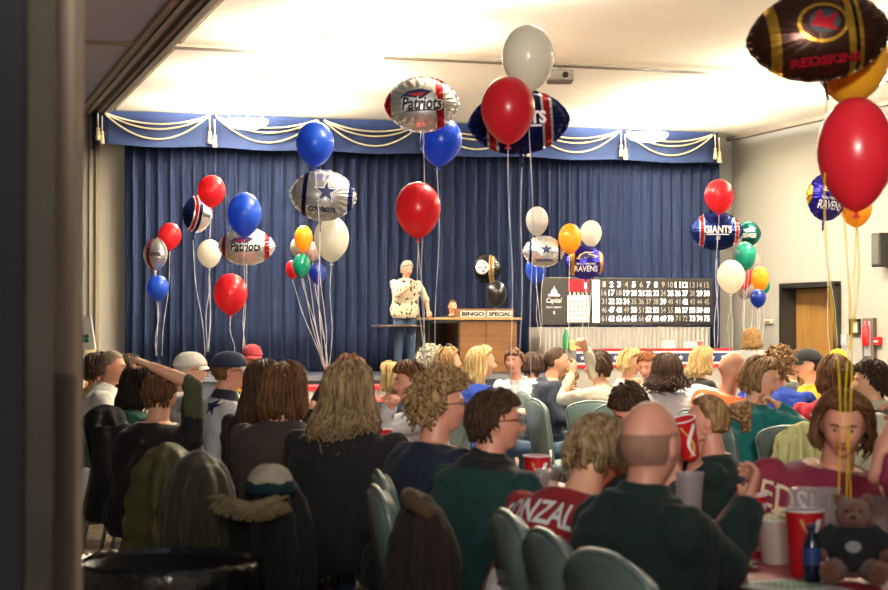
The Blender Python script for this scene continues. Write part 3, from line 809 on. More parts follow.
# bingo board
bl = onY(541, 277, 23.9); br_ = onY(713, 277, 23.9); bb = onY(541, 325, 23.9)
bw = br_.x-bl.x; bh = bl.z-bb.z; bz = bb.z
bd = thing('bingo_board', 'long black bingo number board with lit numerals on the white skirted table', 'scoreboard', (bl.x, 23.9, bz))
obj('board_case', G().box((bw/2, .06, bh/2), (bw, .12, bh)), mat('board_black', '1a1614', .5), bd, bevel=.01)
for q_ in (.25, .75): obj('board_stand', G().box((bw*q_, .05, -.02), (.3, .22, .04)), BLACK, bd)
def bx_(px): return onY(px, 300, 23.9).x-bl.x
LIT = mat('lamp_number_lit', 'ffffff', .4, emit='fff6e8', es=1.5); UNL = mat('number_unlit', 'a49c92', .6)
lit = {2, 3, 5, 7, 8, 11, 12, 17, 19, 20, 21, 22, 23, 25, 26, 27, 29, 30, 32, 33, 34, 39, 42, 47, 48, 50, 52, 53, 56, 57, 58, 59, 60, 62, 63, 64, 65, 67, 68, 69, 70, 73, 74, 75}
gx0, gx1 = bx_(600)+.005, bx_(712)-.03; cw = (gx1-gx0)/15; rh_ = (bh-.07)/5
RX = Matrix.Rotation(pi/2, 4, 'X'); gl_, gu, gb = G(), G(), G()
for r_ in range(5):
    for c_ in range(15):
        k = r_*15+c_+1; M = Matrix.Translation((gx0+cw*(c_+.5), -.004, bh-.035-rh_*(r_+.5))) @ RX
        L_ = k in lit
        t_ = text_geo(str(k), cw*(.46 if k < 10 else .74)*(1.03 if L_ else .9), rh_*.66, .02 if L_ else .0)
        q_ = G(); q_.join(t_, M); obj('number', q_, LIT if L_ else UNL, bd)
for r_, ch in enumerate('BINGO'):
    g = G(); xc = bx_(596); g.box((xc, -.004, bh-.035-rh_*(r_+.5)), (.105, .008, rh_*.93)); o = obj('letter_box', g, LIT, bd)
    t_ = G(); t_.join(text_geo(ch, .03, .07), Matrix.Translation((xc, -.010, bh-.035-rh_*(r_+.5))) @ RX); obj('letter', t_, mat('letter_pale', 'e8d8c8', .6), o)
# left part: emblem, display, card grid
g = G(); ex = bx_(554); 
g.join(text_geo('Capital', .24, .095, .006, .25), Matrix.Translation((ex, -.006, bh*.50)) @ RX); g.join(text_geo('BINGO COMPANY', .24, .028, .005), Matrix.Translation((ex, -.006, bh*.37)) @ RX)
g.join(text_geo('8', .03, .05), Matrix.Translation((ex, -.006, bh*.26)) @ RX)
dome = [(-.09, 0), (-.09, .03), (-.05, .035), (-.05, .06), (-.035, .095), (-.008, .12), (0, .16), (.008, .12), (.035, .095), (.05, .06), (.05, .035), (.09, .03), (.09, 0)]
g.join(poly_geo(dome), Matrix.Translation((ex, -.006, bh*.60)) @ RX); obj('board_emblem', g, INK_W, bd)
g = G(); a0, a1 = bx_(568), bx_(588.5)
g.box(((a0+a1)/2, -.003, bh*.83), (a1-a0, .006, bh*.26)); o = obj('red_display', g, mat('display_red', '6c1018', .3, emit='b81420', es=.5), bd)
g = G(); g.join(text_geo('8', .035, .11, .01), Matrix.Translation((a1-.05, -.010, bh*.83)) @ RX); obj('display_digit', g, mat('digit_glow', 'fff', .4, emit='ffd8d0', es=2), o) if False else obj('display_digit', g, LIT, o)
g = G(); g.box(((a0+a1)/2, -.003, bh*.34), (a1-a0+.02, .006, bh*.56)); cd = obj('card_display', g, mat('card_white', 'eee6dc', .5), bd)
g = G(); g2 = G()
for i in range(5):
    xx = a0+(a1-a0)*(i+.5)/5
    for j in range(5):
        g.join(poly_geo(ell_pts(.021, .021, 12)), Matrix.Translation((xx, -.008, bh*.10+bh*.098*j)) @ RX)
    g2.join(text_geo('BINGO'[i], .03, .045, .02), Matrix.Translation((xx, -.006, bh*.655)) @ RX)
obj('card_spots', g, mat('card_spot', 'd9927c', .6), cd); obj('card_heading', g2, INK_W, bd)
# white pleated skirt table on stage
def pleated(x0, x1, y, z0, z1, y2, per=.07, am=.012):
    g = G(); path = []
    pts = [(x0, y2), (x0, y), (x1, y), (x1, y2)]; dist = 0
    for i in range(3):
        a = Vector(pts[i]); b = Vector(pts[i+1]); L_ = (b-a).length; n_ = max(2, int(L_/per*6)); nrm = Vector(((b-a).y, -(b-a).x)).normalized()
        for k in range(n_ if i < 2 else n_+1):
            p = a+(b-a)*k/n_; q = (dist+L_*k/n_)/per*2*pi; path.append((p+nrm*am*sin(q), q))
        dist += L_
    r_ = []
    for z in (z0, (z0+z1)/2, z1-.02, z1):
        r_.append([Vector((p.x, p.y, z)) for p, q in path])
    g.rings(r_, False, closed=False); return g
SKIRT = mat('skirt_white', 'a09c94', .7, col2='aaa69e', scale=6)
s0 = onY(545, 330, 23.72).x; s1 = onY(710, 330, 23.72).x; tz = bz-.045
t = thing('folding_table', 'folding table on the stage under the bingo board', 'table', ((s0+s1)/2, 24.05, SZ))
obj('table_top', G().box((0, 0, tz-SZ-.02), (s1-s0-.06, .62, .03)), WHITE, t)
for sx in (-1, 1):
    for sy in (-1, 1): obj('leg', G().tube([(sx*(s1-s0-.3)/2, sy*.25, 0), (sx*(s1-s0-.3)/2, sy*.25, tz-SZ-.03)], .015, 8), STEEL, t)
t = thing('table_skirt', 'white pleated skirt and cloth on the stage table under the bingo board', 'tablecloth', (0, 0, 0))
g = pleated(s0, s1, 23.72, SZ+.12, tz, 24.38); o = obj('skirt', g, SKIRT, t); q = o.modifiers.new('s', 'SOLIDIFY'); q.thickness = .006
obj('cloth_top', G().box(((s0+s1)/2, 24.05, tz+.006), (s1-s0+.02, .68, .012)), SKIRT, t, bevel=.004)
# riser with bunting at stage front
a = onY(563, 357, 22.4); b = onY(716, 357, 22.4)
t = thing('snack_counter', 'low long counter in front of the stage dressed with starry bunting', 'counter', ((a.x+b.x)/2, 22.15, 0))
W_ = b.x-a.x; zt = onY(600, 350, 22.0).z
obj('counter_body', G().box((0, 0, zt/2), (W_, .5, zt)), mat('counter_white', 'a8a49c', .7), t, bevel=.01)
for k, (z0, z1, m_) in enumerate(((zt-.015, zt+.02, INK_R), (zt-.045, zt-.018, INK_W), (zt-.165, zt-.045, mat('bunting_blue', '26345e', .7)), (zt-.195, zt-.168, INK_W), (zt-.245, zt-.198, INK_R))):
    o = obj('bunting_band', G().box((0, -.256-.002*k, (z0+z1)/2), (W_+.01, .01, z1-z0)), m_, t)
    if k == 2:
        g = G(); n_ = int(W_/.16)
        for i in range(n_): g.join(poly_geo(star_pts(.042)), Matrix.Translation((-W_/2+.08+i*.16, -.268, (z0+z1)/2)) @ RX)
        obj('bunting_star', g, INK_W, o)
# bottles and boxes on the counter
for i, (px, col, hh) in enumerate(((566, '1f8a4a', .30), (574, 'c8b070', .12), (582, 'b83030', .14), (668, 'd8d0c0', .12), (690, 'c8c2b4', .10), (700, 'b04040', .12))):
    c = onY(px, 350, 22.15)
    nm = ['soda_bottle', 'snack_box', 'paper_cup', 'snack_box', 'napkin_stack', 'paper_cup'][i]
    m_ = mat('item_%d' % i, col, .4)
    t = thing(nm, ['green plastic soda bottle at the left end of the starry counter', 'small tan snack box beside the green soda bottle', 'red paper cup right of the tan snack box on the starry counter',
        'pale snack box on the starry counter left of the blonde woman in black', 'low pale napkin stack at the right part of the starry counter', 'red paper cup at the right end of the starry counter'][i],
        ['bottle', 'box', 'cup', 'box', 'napkins', 'cup'][i], (c.x, 22.15, zt))
    if i == 0:
        obj('bottle_body', G().lathe([(.04, 0), (.045, .02), (.045, .18), (.03, .23), (.014, .26), (.014, .285)], n=16), m_, t, True); obj('cap', G().lathe([(.017, .283), (.017, .30)], n=12), INK_W, t, True)
    elif i in (2, 5):
        obj('cup_body', G().lathe([(.028, 0), (.04, hh)], n=16), m_, t, True); obj('rim', G().lathe([(.042, hh-.004), (.042, hh+.004)], n=16), INK_W, t)
    else:
        obj('carton', G().box((0, 0, hh/2), (.16, .10, hh)), m_, t, bevel=.004); obj('flap', G().box((0, -.02, hh+.004), (.15, .06, .006)), INK_W, t)
# wall fittings on the right wall
def wallthing(name, label, cat, x0, x1, y0, y1, th):
    a = onX(x0, (y0+y1)/2, RW); b = onX(x1, (y0+y1)/2, RW); zt_ = onX((x0+x1)/2, y0, RW).z; zb = onX((x0+x1)/2, y1, RW).z
    t = thing(name, label, cat, (RW, (a.y+b.y)/2, zb)); return t, abs(a.y-b.y), zt_-zb
t, w_, h_ = wallthing('picture_frame', 'small black framed notice on the right wall beside the doorway', 'picture', 851, 861, 319, 335, .03)
g = G()
for a_, b_, c_, d_ in ((-w_/2, -w_/2+.04, 0, h_), (w_/2-.04, w_/2, 0, h_), (-w_/2, w_/2, 0, .035), (-w_/2, w_/2, h_-.035, h_)): g.box((-.018, (a_+b_)/2, (c_+d_)/2), (.035, b_-a_, d_-c_))
obj('frame', g, mat('frame_black', '2a1f1a', .4), t, bevel=.003); obj('sheet', G().box((-.01, 0, h_/2), (.012, w_-.03, h_-.03)), mat('notice_paper', 'b9b4a6', .7), t)
t, w_, h_ = wallthing('extinguisher_cabinet', 'tall narrow glass fronted extinguisher cabinet on the right wall', 'cabinet', 866, 877, 318, 359, .06)
obj('cabinet_box', G().box((-.03, 0, h_/2), (.06, w_, h_)), mat('cabinet_brown', '5a4c44', .5), t, bevel=.006)
obj('cabinet_glass', G().box((-.063, 0, h_/2), (.006, w_*.55, h_*.85)), mat('cabinet_glass', '9aa0a4', .15, spec=.8), t)
obj('extinguisher', G().lathe([(.06, .18), (.065, .2), (.065, .42), (.02, .48), (.02, .52)], (-.075, 0, 0), 14), RED, t, True)
t, w_, h_ = wallthing('fire_alarm_pull', 'red fire alarm pull station right of the extinguisher cabinet', 'alarm', 877.5, 882.5, 337, 345, .05)
obj('alarm_box', G().box((-.03, 0, h_/2), (.06, w_, h_)), RED, t, bevel=.008); obj('alarm_handle', G().box((-.065, 0, h_*.45), (.012, w_*.7, h_*.2)), INK_W, t)
t, w_, h_ = wallthing('thermostat', 'small beige thermostat on the wall left of the doorway', 'thermostat', 766, 774, 319.5, 323.5, .03)
obj('cover', G().box((-.02, 0, h_/2), (.04, w_, h_)), mat('thermo_beige', 'cfc6a8', .5), t, bevel=.008); obj('dial', G().box((-.043, 0, h_/2), (.006, w_*.5, h_*.3)), mat('dial_dark', '5c574c', .4), t)
t, w_, h_ = wallthing('light_switch', 'pale light switch plate just right of the doorway', 'switch', 841, 847, 334, 345, .01)
obj('plate', G().box((-.006, 0, h_/2), (.012, w_, h_)), mat('plate_grey', 'a8a8ac', .4), t, bevel=.002); obj('toggle', G().box((-.018, 0, h_/2), (.014, .02, .04)), WHITE, t)
t, w_, h_ = wallthing('wall_speaker', 'dark box mounted on the right wall at the edge of the view', 'speaker', 884, 893, 233, 267, .2)
obj('housing', G().box((-.1, 0, h_/2), (.2, w_, h_)), BLACK, t, bevel=.015); obj('grille', G().box((-.203, 0, h_/2), (.008, w_*.8, h_*.85)), mat('grille', '4a463f', .7), t)
# projector under the ceiling
a = at(560, 76, 20.2)
t = thing('projector', 'small dark and silver projector hanging from the ceiling behind the white balloon', 'projector', (a.x, a.y, a.z-.06), -YAW)
obj('projector_body', G().box((0, 0, .05), (.30, .34, .13)), mat('projector_grey', '8c8678', .4, .3), t, bevel=.015)
obj('lens', G().tube([(.05, -.15, .05), (.05, -.19, .05)], .035, 16), BLACK, t, True); obj('vent', G().box((-.06, -.152, .05), (.09, .006, .07)), BLACK, t)
obj('mount', G().tube([(0, 0, .10), (0, 0, CEIL-a.z+.06)], .02, 10), STEEL, t, True)
# white card with green emblem, far left
a = at(83, 347, 13.4)
g = G(); g.rings([[(x*k, y*k, z) for x, y in ((-.10, -.02), (.10, -.02), (.10, .02), (-.10, .02))] for z, k in ((0, 1.0), (.26, .62))])
t = thing('party_hat', 'tall white card hat or sign with a green clover emblem above the tan cap', 'hat', (a.x, a.y, a.z-.02), -YAW)
obj('card', g, mat('card_paper', 'dadbd8', .6), t, bevel=.003)
g = G()
for k in range(4):
    c = Vector((.022*cos(pi/4+pi/2*k), .022*sin(pi/4+pi/2*k))); g.join(poly_geo(ell_pts(.018, .018, 12, c.x+.015, c.y+.085)), Matrix.Translation((0, -.021, 0)) @ RX)
obj('clover_emblem', g, INK_G, t)
obj('hat_post', G().tube([(0, 0, .01), (0, 0, -(a.z-.04))], .012, 8), STEEL, t, True)
# ------------------------------------------------------------------ balloons
def latexm(k, c):
    m = mat('latex_'+k, c, .28, coat=.25, spec=.5); nt = m.node_tree; b = nt.nodes['Principled BSDF']; out = nt.nodes['Material Output']
    tr = nt.nodes.new('ShaderNodeBsdfTranslucent'); tr.inputs['Color'].default_value = lin(c); mx = nt.nodes.new('ShaderNodeMixShader'); mx.inputs[0].default_value = .4
    nt.links.new(b.outputs[0], mx.inputs[1]); nt.links.new(tr.outputs[0], mx.inputs[2]); nt.links.new(mx.outputs[0], out.inputs['Surface']); return m
LX = dict(red=latexm('red', 'de2b38'), blue=latexm('blue', '2258cc'), white=latexm('white', 'e8e4d6'), yellow=latexm('yellow', 'efae2c'), green=latexm('green', '149a80'), black=latexm('black', '1d1d1d'),
          darkblue=latexm('darkblue', '12339a'), pearl=latexm('pearl', 'bdbab6'), clear=latexm('clear', 'b9a9a4'))
RIB = mat('ribbon_white', 'c9c7c9', .35, spec=.6); RIBG = mat('ribbon_grey', '8e8e96', .35); RIBY = mat('ribbon_yellow', 'd8b400', .35)
def ribbon(t, p0, p1, m=RIB, r=.0035, curl=.02, seed=1):
    rr = random.Random(seed); pts = []; n = 14
    for i in range(n+1):
        u = i/n; p = p0.lerp(p1, u); k = sin(pi*u)*curl
        pts.append(p+Vector((sin(u*5+seed)*k, cos(u*4+seed*2)*k, 0)))
    g = G(); g.tube(pts, [r*(1+.35*sin(i*2.3+seed)) for i in range(n+1)], 6)
    M = t.matrix_basis.inverted(); g.v = [M @ v for v in g.v]
    return obj('ribbon', g, m, t, True)
def latex(px, py, w, d, col, label, to, h=None, rib=RIB, tilt=0, knot=True, group='latex balloons'):
    D = w*d/FPX; R_ = D/2; hh = (h or w*1.18)*d/FPX; c = at(px, py, d)
    t = thing('balloon', label, 'balloon', group=group); t.location = c; t.rotation_euler = (radians(tilt*.4), radians(tilt), -YAW)
    top = hh*.47; bot = hh*.53; prof = []
    for i in range(25):
        a = pi*i/24; z = cos(a)
        if z >= 0: prof.append((R_*sin(a)+1e-4, top*z))
        else:
            r_ = R_*sin(a)**1.12*(1-.12*(-z)**2)
            prof.append((r_ if i < 24 else R_*.05, bot*z))
    prof[-1] = (R_*.06, -bot); prof[-2] = (max(prof[-2][0]*.85, R_*.09), prof[-2][1])
    g = G(); g.lathe(prof[::-1], n=36); obj('balloon_skin', g, LX[col], t, True)
    g = G(); g.lathe([(R_*.10, -bot-R_*.16), (R_*.11, -bot-R_*.13), (R_*.04, -bot-R_*.07), (R_*.05, -bot+R_*.0)], n=12); obj('knot', g, LX[col], t, True)
    M = t.matrix_basis; k = M @ Vector((0, 0, -bot-R_*.14))
    for j, q in enumerate(to if isinstance(to, list) else [to]):
        ribbon(t, k, at(*q), rib, .0018+.00014*d*.5, .02, int(px)+j*3)
    return t

FSIL = mat('foil_silver', 'e4e2de', .3, .85, bump=.25, bscale=14); FRED = mat('foil_red', 'b3202c', .25, .7, bump=.2, bscale=14); FNAV = mat('foil_navy', '141f58', .25, .75, bump=.25, bscale=14)
FWHT = mat('foil_white', 'cfcdca', .26, .75, bump=.2, bscale=14); FPUR = mat('foil_purple', '27208a', .25, .75, bump=.25, bscale=14); FGRN = mat('foil_green', '0a5a50', .28, .7, bump=.25, bscale=14)
FBLK = mat('foil_black', '15130f', .25, .6, bump=.25, bscale=14); FBRN = mat('foil_brown', '3a2016', .28, .7, bump=.3, bscale=12); FGLD = mat('foil_gold', 'b98a30', .28, .85, bump=.2, bscale=14)
FBLU = mat('foil_blue', '0e2466', .25, .7, bump=.25, bscale=14)
def football(px, py, w, h, d, mats, bands, label, to, yaw=0, roll=0, pitch=0, layers=(), pointy=.8, rib=RIB, tail=True, backprint=False):
    """pillow shaped foil football: crimped seam, wrinkled rim. bands: (edge in |x| fraction or signed, material index)"""
    W = w*d/FPX/2; H = h*d/FPX/2; c = at(px, py, d)
    t = thing('foil_balloon', label, 'balloon', group='football shaped foil balloons')
    t.location = c; t.rotation_euler = (radians(pitch), radians(roll), -YAW-radians(yaw))
    def outline(a, k=1.0):
        ca, sa = cos(a), sin(a)
        x = W*(abs(ca)**(.92))*math.copysign(1, ca); y = H*math.copysign(abs(sa)**(1.32), sa)
        return x*k, y*k
    n = 96; nr = 16; th = H*.62; g = G(); fr = []; bk = []
    for i in range(nr+1):
        r_ = i/nr; rowf = []; rowb = []
        for k in range(n):
            a = 2*pi*k/n; x, z = outline(a, max(r_, .002))
            wr = .055*th*(r_**5)*sin(k*2*pi/n*24)*(1-r_**14) + .03*th*(r_**3)*sin(k*2*pi/n*11+1)*(1-r_)
            y = th*(1-r_**2.2)**.62
            rowf.append((x, -y-wr*2, z)); rowb.append((x, y+wr*2, z))
        fr.append(rowf); bk.append(rowb)
    flf = []; flb = []
    for kk in (1.025, 1.05):
        flf.append([(outline(2*pi*k/n, kk)[0], -.002+.008*sin(k*1.57)*kk, outline(2*pi*k/n, kk)[1]) for k in range(n)])
    g.rings(fr+flf+[[(x, y+.003, z) for x, y, z in flf[1]]]+bk[::-1], True)
    sk = obj('foil_skin', g, mats, t, True)
    bm = bmesh.new(); bm.from_mesh(sk.data)
    for e in sorted({e for b in bands for e in b[:2] if abs(e) < .99}):
        bmesh.ops.bisect_plane(bm, geom=bm.verts[:]+bm.edges[:]+bm.faces[:], plane_co=(e*W, 0, 0), plane_no=(1, 0, 0), dist=1e-6)
    for f in bm.faces:
        u = f.calc_center_median().x/W
        f.material_index = 0; f.smooth = True
        for lo, hi, m_ in bands:
            if lo <= u < hi: f.material_index = m_
    bm.to_mesh(sk.data); bm.free()
    if tail:
        g2 = G(); g2.tube([(0, 0, -H*.98), (0, 0, -H*1.12), (0, 0, -H*1.3), (.004, 0, -H*1.48)], [H*.17, H*.12, H*.07, H*.08], 10, flat=.4); obj('inflation_tail', g2, mats[0], t, True)
    if layers: decal(sk, [(q, m_) for q, m_ in layers(W, H)], (0, 0, 0), (1, 0, 0), (0, 0, 1), sk, 'printed_mark', .6, .002, W*.06)
    k = t.matrix_basis @ Vector((0, 0, -H*1.42))
    for j, q in enumerate(to if isinstance(to, list) else [to]): ribbon(t, k, at(*q), rib, .0018+.00014*d*.5, .02, int(px)+j*3+1)
    return t
def at2(g, x, y): 
    q = G(); q.join(g, Matrix.Translation((x, y, 0))); return q
PATB = [(-.88, -.74, 1), (-.74, -.70, 2), (.64, .68, 2), (.68, .84, 1)]
def pats(W, H):
    return [(at2(poly_geo([(-.02*W, .12*H), (.3*W, .42*H), (.0, .52*H), (-.40*W, .44*H), (-.62*W, .2*H), (-.3*W, .22*H)]), 0, 0), INK_N), (at2(poly_geo([(-.02*W, .24*H), (.12*W, .40*H), (-.40*W, .34*H), (-.2*W, .26*H)]), 0, 0), INK_R),
            (at2(text_geo('Patriots', W*1.16, H*.54, .10, .2), 0, -.02*H), INK_W), (at2(text_geo('Patriots', W*1.12, H*.50, .03, .2), 0, -.02*H), INK_K), (at2(poly_geo([(-.42*W, -.32*H), (.45*W, -.30*H), (.45*W, -.25*H), (-.42*W, -.27*H)]), 0, 0), INK_K)]
def boys(W, H):
    x = .12*W
    return [(poly_geo(star_pts(.64*H, cx=x, cy=.12*H)), INK_N), (poly_geo(star_pts(.57*H, cx=x, cy=.12*H)), INK_W), (poly_geo(star_pts(.46*H, cx=x, cy=.12*H)), INK_N),
            (at2(text_geo('COWBOYS', W*.86, H*.20, .05), x-.1*W, -.60*H), INK_N)]
def giants(W, H):
    return [(at2(text_geo('GIANTS', W*1.08, H*.42, .04), 0, .06*H), INK_W), (poly_geo([(-.45*W, -.24*H), (.45*W, -.24*H), (.42*W, -.18*H), (-.45*W, -.18*H)]), INK_W), (poly_geo([(-.08*W, -.5*H), (.08*W, -.5*H), (.08*W, -.3*H), (-.08*W, -.3*H)]), INK_S)]
def ravens(W, H):
    bird = [(-.45, .18), (-.30, .45), (-.05, .62), (.35, .60), (.12, .48), (.40, .42), (.60, .30), (.35, .26), (.10, .30), (.0, .18), (-.12, .30), (-.25, .14)]
    return [(poly_geo([(x*W*1.1, y*H*1.05+.02*H) for x, y in bird]), GOLD), (poly_geo([(x*W*.95+.0, y*H*.95+.04*H) for x, y in bird]), INK_W), (poly_geo([(x*W*.8, y*H*.8+.09*H) for x, y in bird]), INK_N),
            (at2(text_geo('BALTIMORE', W*.95, H*.12, .02), 0, -.10*H), INK_W), (at2(text_geo('RAVENS', W*1.15, H*.38, .02), 0, -.40*H), INK_W)]
def eagles(W, H):
    return [(poly_geo([(-.5*W, .3*H), (.1*W, .5*H), (.6*W, .40*H), (.3*W, .30*H), (.5*W, .15*H), (.1*W, .12*H), (-.3*W, .05*H)]), INK_S), (at2(text_geo('EAGLES', W*1.1, H*.36, .08), 0, -.2*H), INK_W), (at2(text_geo('EAGLES', W*1.05, H*.30, .0), 0, -.2*H), INK_K)]
def steel(W, H):
    x = -.28*W; dm = lambda a, b, s_: poly_geo([(x+a*H+s_*u, b*H+s_*v) for u, v in ((0, 1), (.25, .25), (1, 0), (.25, -.25), (0, -1), (-.25, -.25), (-1, 0), (-.25, .25))])
    return [(poly_geo(ell_pts(.50*H, .50*H, cx=x, cy=.1*H)), INK_S), (poly_geo(ell_pts(.46*H, .46*H, cx=x, cy=.1*H)), INK_W), (dm(.12, .36, .17*H), INK_Y), (dm(.26, .08, .17*H), INK_R), (dm(.10, -.16, .17*H), mat('print_blue', '2050a0', .5)), (at2(text_geo('Steelers', .42*H, .12*H, .03), x-.2*H, .1*H), INK_K)]
def skins(W, H):
    return [(poly_geo(ell_pts(.58*H, .46*H, cx=.0, cy=.22*H)), FGLD), (poly_geo(ell_pts(.50*H, .39*H, cx=.0, cy=.22*H)), FBRN), (poly_geo(ell_pts(.36*H, .28*H, cx=.02*W, cy=.24*H)), INK_K), (at2(poly_geo([(-.3*H, .1*H), (-.05*H, .45*H), (.05*H, .2*H), (.35*H, .35*H), (.2*H, .05*H), (.3*H, -.1*H), (0, .0)]), 0, .08*H), FRED),
            (at2(text_geo('REDSKINS', W*1.0, H*.20, .05), 0, -.62*H), FRED)]

# left pair of groups by the curtain
Lb = (160, 352, 19)
latex(158, 287.5, 22, 19, 'blue', 'blue latex balloon, lowest of the trio beside the left curtain edge', (156, 356, 19))
latex(170, 235.5, 23, 19.3, 'red', 'small red latex balloon just above the round silver foil one at far left', (162, 356, 19.3))
football(155.5, 254, 31, 32, 19.1, [FSIL, FRED, FWHT], [(-.2, -.1, 1), (.05, .1, 2), (-.1, .12, 1)], 'silver foil football seen nearly end on, leftmost foil balloon', (157, 356, 19.1), yaw=40, layers=lambda W, H: [(at2(text_geo('Patriots', W*.8, H*.3, .03, .2), .45*W, 0), INK_K)])
latex(211.5, 190.5, 28, 17.5, 'red', 'red latex balloon above the dark foil football on the left', (208, 352, 17.5))
football(197, 214, 31, 36, 17.8, [FNAV, FRED, FSIL], [(-.45, -.38, 2), (-.38, -.2, 1), (-.2, -.13, 2), (.1, 1.2, 2)], 'navy foil football with red stripe, partly turned, left of the red balloon', (205, 356, 17.8), yaw=-30, roll=10, layers=lambda W, H: [(at2(text_geo('Patriots', W*.7, H*.3, .03, .2), .4*W, 0), INK_K)])
latex(209.5, 253, 24, 18.2, 'white', 'cream latex balloon beside the silver team football on the left', [(207, 352, 18.2), (209, 352, 18.3)], h=29)
latex(244.5, 213.5, 34, 15.2, 'blue', 'large blue latex balloon above the silver team football on the left', (243, 362, 15.2), h=45)
football(246.5, 246.5, 55, 36, 15.5, [FSIL, FRED, FWHT], PATB, 'silver foil football with red end stripes, between blue and red balloons at left', (245, 362, 15.5), layers=pats)
latex(230.5, 293, 34, 15.0, 'red', 'red latex balloon hanging lowest below the silver football on the left', (234, 362, 15), h=42)
# small cluster over the front table
for a in ((297.5, 247, 15, 'pearl', 'pale pearl balloon half hidden behind the small yellow one', 20), (312.5, 251, 17, 'clear', 'greyish translucent balloon behind the green one in the small cluster', 20), (292.5, 269, 14, 'red', 'tiny red balloon at the left of the small six balloon cluster', 19),
          (303.5, 238, 18.5, 'yellow', 'small yellow balloon topping the cluster under the blue star football', 27), (301.5, 265, 18.5, 'green', 'small green balloon in the cluster under the blue star football', 24), (317.5, 273, 18, 'darkblue', 'small dark blue balloon at the bottom right of the six balloon cluster', 21)):
    latex(a[0], a[1], a[2], 21-(.3 if a[3] in ('yellow', 'green') else 0), a[3], a[4], (326+(a[0]-303)*.15, 370, 21), h=a[5])
latex(315, 143, 38, 12.8, 'blue', 'blue latex balloon directly above the silver football with blue star', (323, 360, 12.8), h=46)
football(323, 195.5, 65, 49, 12.9, [FWHT, FNAV, FSIL], [(-.62, -.48, 1), (.78, .92, 1), (-1.2, -.8, 2)], 'large silver foil football with navy star, under the top left blue balloon', (326, 372, 12.9), layers=boys, roll=5)
latex(331.5, 238, 35, 13.1, 'white', 'cream latex balloon below the large star football', (329, 375, 13.1), h=46)
# centre group
football(422, 104.5, 72, 54, 11.2, [FSIL, FRED, FWHT], [(-1.2, -.86, 1), (.33, .40, 2), (.40, .60, 1), (.60, .66, 2)], 'silver foil football with red stripe, highest foil balloon left of centre', (427, 405, 11.2), layers=pats, roll=-2)
latex(441, 140, 42, 11.4, 'blue', 'blue latex balloon tucked behind the highest silver football', (438, 410, 11.4), h=50, tilt=8)
latex(418, 208.5, 45, 11.0, 'red', 'big red latex balloon hanging over the speaker on stage', [(424, 400, 11), (426, 405, 11)], h=57)
latex(528, 56.5, 52, 9.2, 'white', 'white latex balloon, highest of all at the centre', (532, 400, 9.2), h=68)
latex(508, 108.5, 54, 9.0, 'red', 'red latex balloon in front of the dark foil football at centre', (512, 400, 9), h=68, group='latex balloons')
football(519, 122, 98, 62, 9.5, [FNAV, FRED, FWHT], [(-1.2, -.9, 0), (-.68, -.63, 2), (-.63, -.50, 1), (-.50, -.45, 2), (.45, .50, 2), (.50, .63, 1), (.63, .68, 2)], 'dark navy foil football behind the red and white centre balloons', (518, 400, 9.5), layers=giants, roll=-4)
# steelers pair on the desk
football(487, 269, 27, 28, 23.0, [FBLK, FGLD, FWHT], [(.2, .28, 2), (.28, .5, 1), (.5, .58, 2)], 'black and gold foil football with three diamond emblem above the desk', (497, 312, 23.3), layers=steel, yaw=10, tail=False)
latex(496.5, 293.5, 20.5, 22.8, 'black', 'black latex balloon just above the caller desk', (499, 313, 23.3), h=27)
# group by the bingo board
latex(536, 269, 21, 20.4, 'blue', 'blue balloon half hidden behind the small star football', (541, 345, 20.4), h=28)
latex(537, 220.5, 22.5, 20, 'pearl', 'pearl grey balloon above the small silver star football', (540, 350, 20), h=30)
football(543.5, 251.5, 40, 30, 20, [FWHT, FNAV, FSIL], [(-.72, -.60, 1), (.72, .84, 1)], 'small silver foil football with navy star left of the bingo board', (539, 350, 20), layers=boys)
latex(570, 238, 23, 20, 'yellow', 'yellow balloon between the white and pearl ones above the bingo board', (567, 356, 20), h=31)
latex(591, 233, 21.5, 20.6, 'white', 'white balloon above the purple foil football', (588, 356, 20.6), h=27)
football(585.5, 262.5, 40, 32, 20.3, [FPUR, FGLD, FWHT], [(-.75, -.55, 1), (.70, .88, 1)], 'purple foil football with white lettering right above the bingo board', (584, 356, 20.3), layers=ravens)
# right groups
latex(719, 195.5, 29, 16.4, 'red', 'red balloon directly above the blue foil football near the right wall', (717, 350, 16.4), h=35)
football(716.5, 231, 51, 37, 16.6, [FBLU, FRED, FWHT], [(-.70, -.66, 2), (-.66, -.54, 1), (-.54, -.50, 2), (.68, .72, 2), (.72, .84, 1), (.84, .88, 2)], 'blue foil football with white lettering and striped ends at the curtain edge', (715, 350, 16.6), layers=giants)
football(748.5, 233.5, 24, 24, 21, [FGRN, FSIL], [(-1.2, -.6, 1)], 'small green and silver foil football behind the blue striped one', (744, 352, 21), layers=eagles)
latex(745.5, 255.5, 21, 20.5, 'green', 'green balloon below the green foil football', (742, 352, 20.5), h=29)
latex(731, 276, 28, 19.5, 'white', 'round white balloon, largest of the right hand cluster', [(729, 352, 19.5), (733, 352, 19.5)], h=34)
latex(753, 264, 19, 21.8, 'clear', 'translucent pinkish balloon behind the yellow one on the right', (750, 352, 21.8), h=24)
latex(744.5, 277, 15, 21.2, 'red', 'small red balloon wedged between the white and yellow ones at right', (744, 352, 21.2), h=24)
latex(744.5, 290, 17, 21.4, 'clear', 'translucent pinkish balloon low between the white and dark blue ones', (746, 352, 21.4), h=18)
latex(765, 286, 10, 21.8, 'green', 'green balloon mostly hidden behind the small yellow one', (761, 352, 21.8), h=15)
latex(760, 278.5, 18, 21, 'yellow', 'small yellow balloon in the right hand cluster', (757, 352, 21), h=26)
